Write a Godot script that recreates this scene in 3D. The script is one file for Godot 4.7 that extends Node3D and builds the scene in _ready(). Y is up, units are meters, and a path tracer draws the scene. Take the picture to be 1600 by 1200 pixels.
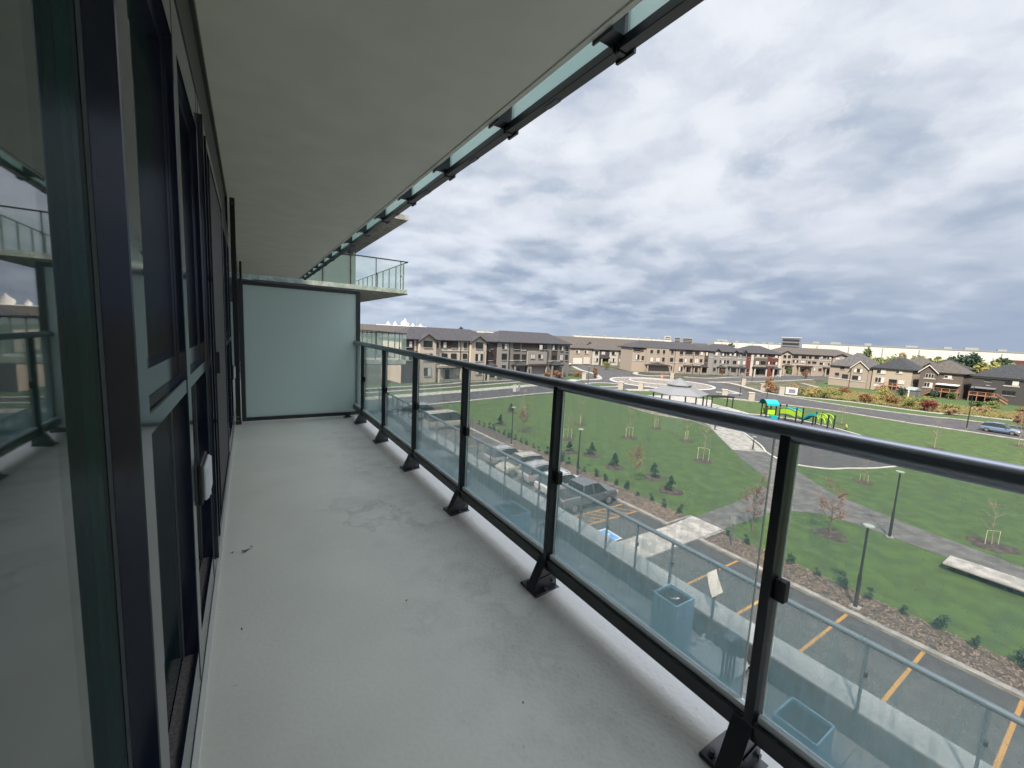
extends Node3D
# Eye height above the ground; the balcony floor lies 1.272 m below the eye.
const EY := 12.6
var M := {}
var names := {}
var rng := RandomNumberGenerator.new()
var unit_cube := BoxMesh.new()
var NT := {}

# ---------- names, tags ----------
func numbered(n: String) -> String:
	names[n] = names.get(n, 0) + 1
	return n if names[n] == 1 else "%s_%03d" % [n, names[n] - 1]

func tag(o: Node, label := "", category := "", group := "", kind := "") -> Node:
	if label: o.set_meta("label", label)
	if category: o.set_meta("category", category)
	if group: o.set_meta("group", group)
	if kind: o.set_meta("kind", kind)
	return o

func thing(called: String, label: String, category: String, at := Vector3.ZERO, turn := 0.0, group := "") -> Node3D:
	var o := Node3D.new()
	o.name = numbered(called)
	add_child(o)
	o.position = at
	o.rotation.y = turn
	tag(o, label, category, group)
	return o

func obj(called: String, st: SurfaceTool, m: Material, parent: Node = null) -> MeshInstance3D:
	var o := MeshInstance3D.new()
	o.mesh = st.commit()
	o.material_override = null
	if o.mesh.get_surface_count(): o.mesh.surface_set_material(0, m)
	put(called, o, parent)
	return o

func put(called: String, o: Node3D, parent: Node) -> void:
	if parent == null:
		o.name = numbered(called)
		add_child(o)
	else:
		o.name = called
		parent.add_child(o, true)

func struct(called: String, st: SurfaceTool, m: Material, label := "") -> MeshInstance3D:
	var o := obj(called, st, m)
	tag(o, label, "", "", "structure")
	return o

func cube(called: String, parent: Node, c: Vector3, s: Vector3, m: Material, b := Basis.IDENTITY) -> MeshInstance3D:
	var o := MeshInstance3D.new()
	o.mesh = unit_cube
	o.set_surface_override_material(0, m)
	o.transform = Transform3D(b * Basis.from_scale(s), c)
	put(called, o, parent)
	return o

# ---------- geometry ----------
func nst() -> SurfaceTool:
	var s := SurfaceTool.new()
	s.begin(Mesh.PRIMITIVE_TRIANGLES)
	return s

func tri(s: SurfaceTool, a: Vector3, b: Vector3, c: Vector3) -> void:
	var n := (b - a).cross(c - a).normalized()
	s.set_normal(n); s.add_vertex(a)
	s.set_normal(n); s.add_vertex(c)
	s.set_normal(n); s.add_vertex(b)

func quad(s: SurfaceTool, a: Vector3, b: Vector3, c: Vector3, d: Vector3) -> void:
	tri(s, a, b, c)
	tri(s, a, c, d)

func quad_uv(s: SurfaceTool, p: Array, uv: Array, ns: Array = []) -> void:
	var n: Vector3 = (p[1] - p[0]).cross(p[2] - p[0]).normalized()
	for i in [0, 2, 1, 0, 3, 2]:
		s.set_normal(ns[i] if ns.size() else n)
		s.set_uv(uv[i])
		s.add_vertex(p[i])

func box(s: SurfaceTool, c: Vector3, z: Vector3, b := Basis.IDENTITY) -> void:
	var h := z * 0.5
	var v := []
	for i in 8:
		v.append(c + b * Vector3(h.x * (1 if i & 1 else -1), h.y * (1 if i & 2 else -1), h.z * (1 if i & 4 else -1)))
	for f in [[1, 3, 7, 5], [0, 4, 6, 2], [2, 6, 7, 3], [0, 1, 5, 4], [4, 5, 7, 6], [0, 2, 3, 1]]:
		quad(s, v[f[0]], v[f[1]], v[f[2]], v[f[3]])

func bx(s: SurfaceTool, x0: float, x1: float, y0: float, y1: float, z0: float, z1: float) -> void:
	box(s, Vector3((x0 + x1) / 2, (y0 + y1) / 2, (z0 + z1) / 2), Vector3(absf(x1 - x0), absf(y1 - y0), absf(z1 - z0)))

# box with chamfered edges
func cbox(s: SurfaceTool, c: Vector3, z: Vector3, e: float, b := Basis.IDENTITY) -> void:
	var h := z * 0.5
	var P := func(sx: int, sy: int, sz: int, ax: int) -> Vector3:
		var p := Vector3(sx * (h.x - e), sy * (h.y - e), sz * (h.z - e))
		p[ax] += e * [sx, sy, sz][ax]
		return c + b * p
	var flat := func(q: Array) -> void:
		var mid := Vector3.ZERO
		for p in q: mid += p
		mid /= q.size()
		var n: Vector3 = (q[1] - q[0]).cross(q[2] - q[0])
		if n.dot(mid - c) < 0: q.reverse()
		if q.size() == 4: quad(s, q[0], q[1], q[2], q[3])
		else: tri(s, q[0], q[1], q[2])
	for sg in [-1, 1]:
		flat.call([P.call(sg, -1, -1, 0), P.call(sg, 1, -1, 0), P.call(sg, 1, 1, 0), P.call(sg, -1, 1, 0)])
		flat.call([P.call(-1, sg, -1, 1), P.call(1, sg, -1, 1), P.call(1, sg, 1, 1), P.call(-1, sg, 1, 1)])
		flat.call([P.call(-1, -1, sg, 2), P.call(1, -1, sg, 2), P.call(1, 1, sg, 2), P.call(-1, 1, sg, 2)])
		for sh in [-1, 1]:
			flat.call([P.call(sg, sh, -1, 0), P.call(sg, sh, 1, 0), P.call(sg, sh, 1, 1), P.call(sg, sh, -1, 1)])
			flat.call([P.call(sg, -1, sh, 0), P.call(sg, 1, sh, 0), P.call(sg, 1, sh, 2), P.call(sg, -1, sh, 2)])
			flat.call([P.call(-1, sg, sh, 1), P.call(1, sg, sh, 1), P.call(1, sg, sh, 2), P.call(-1, sg, sh, 2)])
			for sk in [-1, 1]:
				flat.call([P.call(sg, sh, sk, 0), P.call(sg, sh, sk, 1), P.call(sg, sh, sk, 2)])

# tube along points; radii per point
func tube(s: SurfaceTool, pts: Array, rad: Array, n := 8, caps := true) -> void:
	var rings := []
	var dirs := []
	var up := Vector3.UP
	for i in pts.size():
		var d: Vector3 = (pts[min(i + 1, pts.size() - 1)] - pts[max(i - 1, 0)]).normalized()
		if i == 0:
			up = Vector3.UP if absf(d.y) < 0.9 else Vector3.RIGHT
		var x := up.cross(d).normalized()
		up = d.cross(x).normalized()
		var r := []
		var q := []
		for k in n:
			var a := TAU * k / n
			var o := x * cos(a) + up * sin(a)
			q.append(o)
			r.append(pts[i] + o * rad[i])
		rings.append(r)
		dirs.append(q)
	for i in pts.size() - 1:
		for k in n:
			var j := (k + 1) % n
			var q := [[i, k], [i, j], [i + 1, j], [i + 1, k]]
			for w in [0, 2, 1, 0, 3, 2]:
				s.set_normal(dirs[q[w][0]][q[w][1]])
				s.add_vertex(rings[q[w][0]][q[w][1]])
	if caps:
		var last := pts.size() - 1
		for k in range(1, n - 1):
			tri(s, rings[0][0], rings[0][k + 1], rings[0][k])
			tri(s, rings[last][0], rings[last][k], rings[last][k + 1])

func rod(s: SurfaceTool, a: Vector3, b: Vector3, r: float, n := 8, r1 := -1.0) -> void:
	tube(s, [a, b], [r, r if r1 < 0 else r1], n)

func prism(s: SurfaceTool, poly: Array, a: Vector3, u: Vector3, v: Vector3, w: Vector3) -> void:
	# poly (2D, any winding, convex or not) in plane u,v at a, extruded along w
	var p := PackedVector2Array(poly)
	if not Geometry2D.is_polygon_clockwise(p): p.reverse()
	var idx := Geometry2D.triangulate_polygon(p)
	var at := func(q: Vector2, k: float) -> Vector3: return a + u * q.x + v * q.y + w * k
	var flip := u.cross(v).dot(w) < 0
	for i in range(0, idx.size(), 3):
		var t := [p[idx[i]], p[idx[i + 1]], p[idx[i + 2]]]
		if (t[1] - t[0]).cross(t[2] - t[0]) < 0: t.reverse()
		if flip: t.reverse()
		tri(s, at.call(t[0], 1.0), at.call(t[1], 1.0), at.call(t[2], 1.0))
		tri(s, at.call(t[0], 0.0), at.call(t[2], 0.0), at.call(t[1], 0.0))
	for i in p.size():
		var q0 := p[i]
		var q1 := p[(i + 1) % p.size()]
		if flip: quad(s, at.call(q0, 0.0), at.call(q1, 0.0), at.call(q1, 1.0), at.call(q0, 1.0))
		else: quad(s, at.call(q1, 0.0), at.call(q0, 0.0), at.call(q0, 1.0), at.call(q1, 1.0))

func sheet(s: SurfaceTool, poly: Array, y: float) -> void:
	var p := PackedVector2Array(poly)
	var idx := Geometry2D.triangulate_polygon(p)
	for i in range(0, idx.size(), 3):
		var t := [p[idx[i]], p[idx[i + 1]], p[idx[i + 2]]]
		var q := []
		for e in t: q.append(Vector3(e.x, y, e.y))
		if (q[1] - q[0]).cross(q[2] - q[0]).y < 0: q.reverse()
		tri(s, q[0], q[1], q[2])

func offset_line(pts: Array, off: float) -> Array:
	var r := []
	for i in pts.size():
		var d0: Vector2 = (pts[i] - pts[max(i - 1, 0)]).normalized()
		var d1: Vector2 = (pts[min(i + 1, pts.size() - 1)] - pts[i]).normalized()
		if i == 0: d0 = d1
		if i == pts.size() - 1: d1 = d0
		var n0 := Vector2(-d0.y, d0.x)
		var n1 := Vector2(-d1.y, d1.x)
		var m := (n0 + n1).normalized()
		r.append(pts[i] + m * off / maxf(0.4, m.dot(n0)))
	return r

# raised strip along a line in the ground plane
func strip(s: SurfaceTool, pts: Array, o0: float, o1: float, y0: float, y1: float) -> void:
	var a := offset_line(pts, o0)
	var b := offset_line(pts, o1)
	for i in pts.size() - 1:
		var A := Vector3(a[i].x, y1, a[i].y)
		var B := Vector3(a[i + 1].x, y1, a[i + 1].y)
		var C := Vector3(b[i + 1].x, y1, b[i + 1].y)
		var D := Vector3(b[i].x, y1, b[i].y)
		if (B - A).cross(C - A).y > 0:
			quad(s, A, B, C, D)
		else:
			quad(s, D, C, B, A)
		if y0 < y1:
			var dn := Vector3(0, y0 - y1, 0)
			for e in [[A, B], [C, D]]:
				var mid: Vector3 = (A + B + C + D) / 4
				var n: Vector3 = (e[1] - e[0]).cross(dn)
				if n.dot(e[0] - mid) > 0: quad(s, e[0], e[1], e[1] + dn, e[0] + dn)
				else: quad(s, e[1], e[0], e[0] + dn, e[1] + dn)
	if y0 < y1:
		for i in [0, pts.size() - 1]:
			var A := Vector3(a[i].x, y1, a[i].y)
			var D := Vector3(b[i].x, y1, b[i].y)
			var dn := Vector3(0, y0 - y1, 0)
			quad(s, A, D, D + dn, A + dn)

func smooth_line(pts: Array, per := 6) -> Array:
	var c := Curve2D.new()
	for i in pts.size():
		var t: Vector2 = (pts[min(i + 1, pts.size() - 1)] - pts[max(i - 1, 0)]) / 6.0
		c.add_point(pts[i], -t, t)
	var r := []
	for i in pts.size() - 1:
		for k in per: r.append(c.sample(i, float(k) / per))
	r.append(pts[-1])
	return r

func circle(c: Vector2, rx: float, n := 40, ry := -1.0, turn := 0.0) -> Array:
	var r := []
	for k in n:
		r.append(c + Vector2(cos(TAU * k / n) * rx, sin(TAU * k / n) * (rx if ry < 0 else ry)).rotated(turn))
	return r

func V(a: Array) -> Array:
	var r := []
	for i in range(0, a.size(), 2): r.append(Vector2(a[i], a[i + 1]))
	return r

# ---------- materials ----------
func lin(r: float, g: float, b: float, a := 1.0) -> Color:
	return Color(r, g, b, a).linear_to_srgb()

func mk(n: String, c: Color, rough := 0.8, metal := 0.0, spec := 0.5) -> StandardMaterial3D:
	var m := StandardMaterial3D.new()
	m.resource_name = n
	m.albedo_color = c
	m.roughness = rough
	m.metallic = metal
	m.metallic_specular = spec
	M[n] = m
	return m

func ntex(key: String, sd: int, freq: float, oct: int, lo: float, hi: float, mid0 := 0.25, mid1 := 0.75, size := 512) -> NoiseTexture2D:
	var f := FastNoiseLite.new()
	f.seed = sd
	f.noise_type = FastNoiseLite.TYPE_SIMPLEX_SMOOTH
	f.frequency = freq
	f.fractal_octaves = oct
	f.fractal_gain = 0.55
	var g := Gradient.new()
	g.set_color(0, Color(lo, lo, lo)); g.set_offset(0, mid0)
	g.set_color(1, Color(hi, hi, hi)); g.set_offset(1, mid1)
	var t := NoiseTexture2D.new()
	t.width = size; t.height = size
	t.seamless = true
	t.noise = f
	t.color_ramp = g
	NT[key] = t
	return t

func nmap(key: String, sd: int, freq: float, oct: int, strength: float) -> NoiseTexture2D:
	var f := FastNoiseLite.new()
	f.seed = sd
	f.frequency = freq
	f.fractal_octaves = oct
	var t := NoiseTexture2D.new()
	t.width = 512; t.height = 512
	t.seamless = true
	t.as_normal_map = true
	t.bump_strength = strength
	t.noise = f
	NT[key] = t
	return t

# a world-mapped material: fine pattern at one size, coarse one at another
func mkn(n: String, c: Color, rough: float, tex: String, tile: float, coarse := "", coarse_tile := 1.0, nrm := "", nscale := 1.0) -> StandardMaterial3D:
	var m := mk(n, c, rough)
	m.albedo_texture = NT[tex]
	m.uv1_triplanar = true
	m.uv1_world_triplanar = true
	m.uv1_scale = Vector3.ONE / tile
	if coarse:
		m.detail_enabled = true
		m.detail_blend_mode = BaseMaterial3D.BLEND_MODE_MUL
		m.detail_albedo = NT[coarse]
		m.detail_uv_layer = BaseMaterial3D.DETAIL_UV_2
		m.uv2_triplanar = true
		m.uv2_world_triplanar = true
		m.uv2_scale = Vector3.ONE / coarse_tile
	if nrm:
		m.normal_enabled = true
		m.normal_texture = NT[nrm]
		m.normal_scale = nscale
	return m

func make_materials() -> void:
	ntex("fine", 11, 0.06, 4, 0.72, 1.0)
	ntex("soft", 12, 0.012, 4, 0.8, 1.0)
	ntex("blotch", 13, 0.008, 5, 0.6, 1.0, 0.3, 0.7)
	ntex("grit", 14, 0.2, 3, 0.45, 1.0, 0.2, 0.8)
	ntex("lawn", 15, 0.05, 5, 0.55, 1.0, 0.25, 0.75, 1024)
	nmap("rough_n", 21, 0.12, 3, 3.0)
	nmap("wave_n", 22, 0.02, 3, 4.0)
	# balcony
	mk("metal", lin(0.0130, 0.0160, 0.0200), 0.34, 0.0, 0.6)
	mk("handrail_metal", lin(0.27, 0.285, 0.32), 0.36, 0.95, 0.5)
	mk("rail_metal", lin(0.012, 0.016, 0.021), 0.4, 0.0, 0.5)
	mk("frame_metal", lin(0.006, 0.010, 0.024), 0.12, 0.0, 0.75)
	mk("black", lin(0.008, 0.008, 0.01), 0.5)
	mk("bolt", lin(0.35, 0.36, 0.37), 0.4, 0.9)
	mk("gasket", lin(0.09, 0.1, 0.1), 0.5)
	mk("bead", lin(0.8000, 0.8300, 0.8200), 0.4)
	mk("white_plastic", lin(0.62, 0.63, 0.62), 0.4)
	mk("caulk", lin(0.62, 0.63, 0.58), 0.6)
	ntex("patch", 23, 0.014, 4, 0.85, 1.0, 0.3, 0.7)
	ntex("plain", 19, 0.01, 3, 0.975, 1.0)
	ntex("faint", 16, 0.02, 4, 0.955, 1.0)
	mkn("soffit", lin(0.7500, 0.7400, 0.6400), 0.92, "plain", 3.0)
	mkn("slab_edge", lin(0.3600, 0.3600, 0.3312), 0.9, "soft", 2.0)
	mkn("membrane", lin(0.36, 0.37, 0.35), 0.8, "fine", 0.5)
	mkn("dusty_skylit_sill", lin(0.17, 0.155, 0.15), 0.6, "fine", 0.4)  # brown dust, lightened so the upward faces carry skylight in their colour
	mk("head_panel", lin(0.03, 0.03, 0.028), 0.5)
	mk("screen_mesh", lin(0.06, 0.055, 0.053), 0.7)
	mk("room_wall", lin(0.3, 0.29, 0.27), 0.9)
	mk("room_floor", lin(0.12, 0.1, 0.085), 0.6)
	mk("curtain", lin(0.1, 0.095, 0.1), 0.9)
	var g := mk("glass", lin(0.55, 0.75, 0.68, 0.02), 0.03, 0.0, 0.5)
	g.transparency = BaseMaterial3D.TRANSPARENCY_ALPHA
	g = mk("window_glass", lin(0.02, 0.05, 0.04, 0.35), 0.02, 0.0, 0.85)
	g.transparency = BaseMaterial3D.TRANSPARENCY_ALPHA
	g = mk("frosted", lin(0.7400, 0.8200, 0.7900), 0.22, 0.0, 0.5)
	g.backlight_enabled = true
	g.backlight = lin(0.86, 0.98, 0.94)
	g = mk("green_edge", lin(0.02, 0.30, 0.17), 0.35)
	g = mk("bright_edge", lin(0.55, 0.66, 0.6), 0.3)
	for w in [["tint_glass", 0.16], ["upper_glass", 0.62]]:
		g = mk(w[0], lin(0.42, 0.60, 0.54, w[1]), 0.3, 0.0, 0.5)
		g.transparency = BaseMaterial3D.TRANSPARENCY_ALPHA
		g.backlight_enabled = true
		g.backlight = lin(0.55, 0.72, 0.66)
	# terrace
	mkn("paver", lin(0.3570, 0.3655, 0.3612), 0.85, "fine", 0.6, "soft", 5.0)
	mkn("parapet_dark", lin(0.0850, 0.0935, 0.0994), 0.8, "faint", 1.0, "soft", 3.0)
	mk("cap", lin(0.1710, 0.1890, 0.1935), 0.55)
	mk("planter", lin(0.22, 0.36, 0.45), 0.5)
	mkn("soil", lin(0.03, 0.025, 0.02), 0.95, "grit", 0.4)
	mk("paper", lin(0.5625, 0.5700, 0.5550), 0.7)
	mk("terrace_rail", lin(0.055, 0.08, 0.098), 0.5, 0.0, 0.5)
	g = mk("tarp", lin(0.34, 0.37, 0.38), 0.4)
	# ground
	mkn("ground", lin(0.0765, 0.0803, 0.0420), 0.95, "lawn", 5.0, "blotch", 60.0)
	mkn("grass", lin(0.0540, 0.1120, 0.0150), 0.9, "lawn", 2.6, "patch", 12.0, "rough_n", 0.8)
	mkn("meadow", lin(0.1224, 0.1186, 0.0536), 0.95, "lawn", 4.0, "blotch", 18.0)
	mkn("asphalt", lin(0.0474, 0.0491, 0.0525), 0.9, "fine", 0.7, "patch", 5.0)
	mkn("road", lin(0.0878, 0.0878, 0.0945), 0.9, "grit", 1.0, "soft", 14.0)
	mkn("path_asphalt", lin(0.1152, 0.1152, 0.1116), 0.9, "fine", 0.8, "soft", 8.0)
	mkn("rubber", lin(0.0945, 0.0945, 0.0978), 0.9, "grit", 0.8, "soft", 6.0)
	mkn("concrete", lin(0.2835, 0.2767, 0.2599), 0.9, "faint", 1.2, "soft", 6.0)
	mkn("curb", lin(0.2646, 0.2583, 0.2394), 0.9, "fine", 0.8, "soft", 4.0)
	mkn("mulch", lin(0.1148, 0.0903, 0.0704), 0.95, "grit", 0.9, "blotch", 3.0, "rough_n", 1.0)
	mk("chip", lin(0.1300, 0.0994, 0.0765), 0.95)
	mkn("yellow_paint", lin(0.6877, 0.3661, 0.0666), 0.8, "grit", 0.5, "fine", 1.6)
	mk("white_paint", lin(0.4725, 0.4725, 0.4599), 0.8)
	mk("blue_paint", lin(0.06, 0.22, 0.5), 0.8)
	mkn("gravel", lin(0.3375, 0.3105, 0.2430), 0.95, "grit", 1.6)
	mkn("stone_apron", lin(0.30, 0.28, 0.26), 0.9, "grit", 1.2, "soft", 8.0)
	# houses
	for w in [["cream", 0.440, 0.379, 0.322], ["cream_dark", 0.352, 0.285, 0.231], ["beige", 0.282, 0.241, 0.209], ["tan", 0.263, 0.225, 0.194], ["pale_tan", 0.316, 0.280, 0.236], ["taupe", 0.175, 0.164, 0.156], ["taupe_light", 0.244, 0.234, 0.222], ["grey_stone", 0.196, 0.196, 0.199], ["brown_brick", 0.094, 0.077, 0.070], ["dark_brick", 0.044, 0.043, 0.046], ["red_brick", 0.102, 0.029, 0.023], ["plum", 0.043, 0.023, 0.025], ["umber", 0.055, 0.040, 0.033], ["white_stone", 0.417, 0.404, 0.382], ["charcoal", 0.047, 0.047, 0.051], ["wing_wall", 0.200, 0.210, 0.210]]:
		mkn(w[0], lin(w[1], w[2], w[3]), 0.9, "faint", 1.0, "faint", 7.0)
	for w in [["roof_slate", 0.052, 0.052, 0.064], ["roof_dark", 0.034, 0.038, 0.047], ["roof_brown", 0.098, 0.088, 0.080], ["roof_grey", 0.098, 0.098, 0.104]]:
		mkn(w[0], lin(w[1], w[2], w[3]), 0.95, "fine", 1.4, "soft", 6.0)
	mk("trim_white", lin(0.5, 0.485, 0.46), 0.6)
	mk("trim_dark", lin(0.02, 0.02, 0.022), 0.5)
	mk("dark_glass", lin(0.015, 0.018, 0.022), 0.08, 0.0, 0.7)
	mk("blind", lin(0.42, 0.41, 0.39), 0.7)
	mk("door_dark", lin(0.02, 0.02, 0.022), 0.4)
	mk("deck_wood", lin(0.24, 0.12, 0.075), 0.8)
	mk("warehouse", lin(0.4200, 0.4200, 0.4100), 0.7)
	mk("temple_white", lin(0.72, 0.72, 0.72), 0.6)
	mk("metal_roof", lin(0.1170, 0.1226, 0.1343), 0.5)
	mk("steel", lin(0.12, 0.12, 0.13), 0.45, 0.3)
	mk("lamp_black", lin(0.018, 0.02, 0.02), 0.45)
	mk("lamp_head", lin(0.2000, 0.2300, 0.2200), 0.4)
	mk("wood_stake", lin(0.5, 0.44, 0.3), 0.8)
	mkn("stone_block", lin(0.30, 0.28, 0.25), 0.9, "faint", 1.0)
	# plants
	for w in [["leaf_rust", 0.17, 0.085, 0.06], ["leaf_red", 0.12, 0.024, 0.024], ["leaf_orange", 0.16, 0.085, 0.035], ["leaf_yellow", 0.22, 0.19, 0.05], ["leaf_olive", 0.14, 0.15, 0.045], ["leaf_green", 0.05, 0.09, 0.03], ["leaf_dark", 0.02, 0.045, 0.028], ["leaf_tan", 0.24, 0.17, 0.09]]:
		g = mk(w[0], lin(w[1], w[2], w[3]), 0.8)
		g.backlight_enabled = true
		g.backlight = lin(w[1] * 0.4, w[2] * 0.4, w[3] * 0.4)
	mk("bark", lin(0.11, 0.085, 0.065), 0.95)
	mk("bark_pale", lin(0.2, 0.17, 0.13), 0.95)
	# play and vehicles
	mk("teal", lin(0.0000, 0.2520, 0.2940), 0.4)
	mk("lime", lin(0.2700, 0.4500, 0.0225), 0.4)
	mk("play_black", lin(0.015, 0.017, 0.02), 0.4)
	mk("tyre", lin(0.012, 0.012, 0.013), 0.8)
	mk("rim", lin(0.35, 0.35, 0.36), 0.35, 0.8)
	for w in [["paint_gray", 0.05, 0.055, 0.06], ["paint_white", 0.30, 0.31, 0.32], ["paint_silver", 0.17, 0.18, 0.19], ["paint_blue", 0.09, 0.14, 0.22], ["paint_beige", 0.22, 0.21, 0.175]]:
		g = mk(w[0], lin(w[1], w[2], w[3]), 0.35)
		g.clearcoat_enabled = true
		g.clearcoat = 0.8
	mk("car_glass", lin(0.012, 0.016, 0.018), 0.05, 0.0, 0.8)
	mk("red_lamp", lin(0.3, 0.01, 0.01), 0.3)
	mk("clear_lamp", lin(0.6, 0.6, 0.6), 0.2)
	mk("orange_plastic", lin(0.65, 0.16, 0.02), 0.5)

# ---------- sky ----------
func sstep(a: float, b: float, x: float) -> float:
	var t := clampf((x - a) / (b - a), 0.0, 1.0)
	return t * t * (3.0 - 2.0 * t)

func make_sky() -> PanoramaSkyMaterial:
	var W := 3072
	var H := 1536
	var n1 := FastNoiseLite.new(); n1.seed = 5; n1.noise_type = FastNoiseLite.TYPE_SIMPLEX_SMOOTH; n1.frequency = 0.7; n1.fractal_octaves = 3; n1.fractal_gain = 0.5
	n1.domain_warp_enabled = true; n1.domain_warp_amplitude = 0.5; n1.domain_warp_frequency = 0.6
	var n2 := FastNoiseLite.new(); n2.seed = 8; n2.noise_type = FastNoiseLite.TYPE_SIMPLEX_SMOOTH; n2.frequency = 2.1; n2.fractal_octaves = 4; n2.fractal_gain = 0.5
	n2.domain_warp_enabled = true; n2.domain_warp_amplitude = 0.25; n2.domain_warp_frequency = 1.2
	var n3 := FastNoiseLite.new(); n3.seed = 31; n3.noise_type = FastNoiseLite.TYPE_SIMPLEX_SMOOTH; n3.frequency = 0.09; n3.fractal_octaves = 2
	var n4 := FastNoiseLite.new(); n4.seed = 52; n4.noise_type = FastNoiseLite.TYPE_SIMPLEX_SMOOTH; n4.frequency = 1.15; n4.fractal_type = FastNoiseLite.FRACTAL_RIDGED; n4.fractal_octaves = 3; n4.fractal_gain = 0.45
	n4.domain_warp_enabled = true; n4.domain_warp_amplitude = 0.35; n4.domain_warp_frequency = 0.9
	var buf := PackedFloat32Array()
	buf.resize(W * H * 3)
	var dark := Vector3(0.161, 0.191, 0.239)
	var white := Vector3(0.331, 0.344, 0.370)
	var blue := Vector3(0.188, 0.235, 0.333)
	var slate := Vector3(0.104, 0.138, 0.196)
	var glow := Vector3(0.241, 0.274, 0.326)
	for y in H:
		var el := (0.5 - (y + 0.5) / H) * PI
		var sy := sin(el)
		var cy := cos(el)
		for x in W:
			var o := (y * W + x) * 3
			var c: Vector3
			if el < -0.02:
				c = Vector3(0.10, 0.10, 0.09)
			else:
				var az := wrapf((x + 0.5) / W * TAU, -PI, PI)
				var k := 1.0 / (maxf(sy, 0.0) + 0.20)
				var px := sin(az) * cy * k
				var pz := -cos(az) * cy * k
				var big := n1.get_noise_2d(px, pz)
				var fine := n2.get_noise_2d(px * 1.0, pz * 1.0)
				var vast := n3.get_noise_2d(px + 9.0, pz)
				# a bank of lumpy cloud, lit from above: bright rims, grey bellies, thin blue between
				var rim := n4.get_noise_2d(px, pz)
				var v := 0.49 + 0.36 * big + 0.40 * fine + 0.14 * rim + 0.24 * vast
				c = dark.lerp(white, sstep(0.14, 0.90, v))
				var gap := sstep(0.10, 0.42, n3.get_noise_2d(px * 2.3 - 4.0, pz * 2.3 + 7.0) - 0.5 * big)
				c = c.lerp(blue, gap * 0.75 * sstep(0.14, 0.4, sy))
				# towards the horizon the layer is seen edge on: slate blue, paler to the north
				var low := 1.0 - sstep(0.03, 0.34, sy)
				var band := slate.lerp(glow, clampf(0.40 - 0.75 * sin(az - 0.62) + 0.9 * fine * sstep(0.0, 0.08, sy), 0.0, 1.0))
				c = c.lerp(band, low * 0.82)
				# overcast zenith gradient, strengthened above the sky in view to light the balcony
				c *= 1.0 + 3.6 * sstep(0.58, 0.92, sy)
			buf[o] = c.x; buf[o + 1] = c.y; buf[o + 2] = c.z
	var im := Image.create_from_data(W, H, false, Image.FORMAT_RGBF, buf.to_byte_array())
	var m := PanoramaSkyMaterial.new()
	m.panorama = ImageTexture.create_from_image(im)
	return m

func setup_view() -> void:
	var cam := Camera3D.new()
	cam.name = "camera"
	cam.transform = Transform3D(Basis(Vector3(0.84304, 0.049939, 0.535527), Vector3(0.022959, 0.991431, -0.128595), Vector3(-0.53736, 0.120706, 0.83467)), Vector3(0, EY, 0))
	cam.fov = 85.98
	cam.near = 0.02
	cam.far = 4000.0
	add_child(cam)
	cam.current = true
	var we := WorldEnvironment.new()
	we.name = "environment"
	var e := Environment.new()
	e.background_mode = Environment.BG_SKY
	var sky := Sky.new()
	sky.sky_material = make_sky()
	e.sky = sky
	e.tonemap_mode = Environment.TONE_MAPPER_LINEAR
	e.tonemap_exposure = 2.6
	e.sdfgi_enabled = true
	e.ssao_enabled = true
	e.ssil_enabled = true
	we.environment = e
	add_child(we)
	var sun := DirectionalLight3D.new()
	sun.name = "sun"
	sun.light_energy = 1.3
	sun.light_angular_distance = 4.0
	sun.light_color = Color(1.0, 0.94, 0.85)
	sun.shadow_enabled = true
	add_child(sun)
	sun.look_at_from_position(Vector3.ZERO, Vector3(0.56, -0.76, -0.34))

# ---------- the balcony ----------
func R(x: float, y: float, z: float) -> Vector3:   # y measured from the eye
	return Vector3(x, EY + y, z)

const FL := -1.272   # floor, from the eye
const SF := 1.45     # soffit, from the eye

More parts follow.
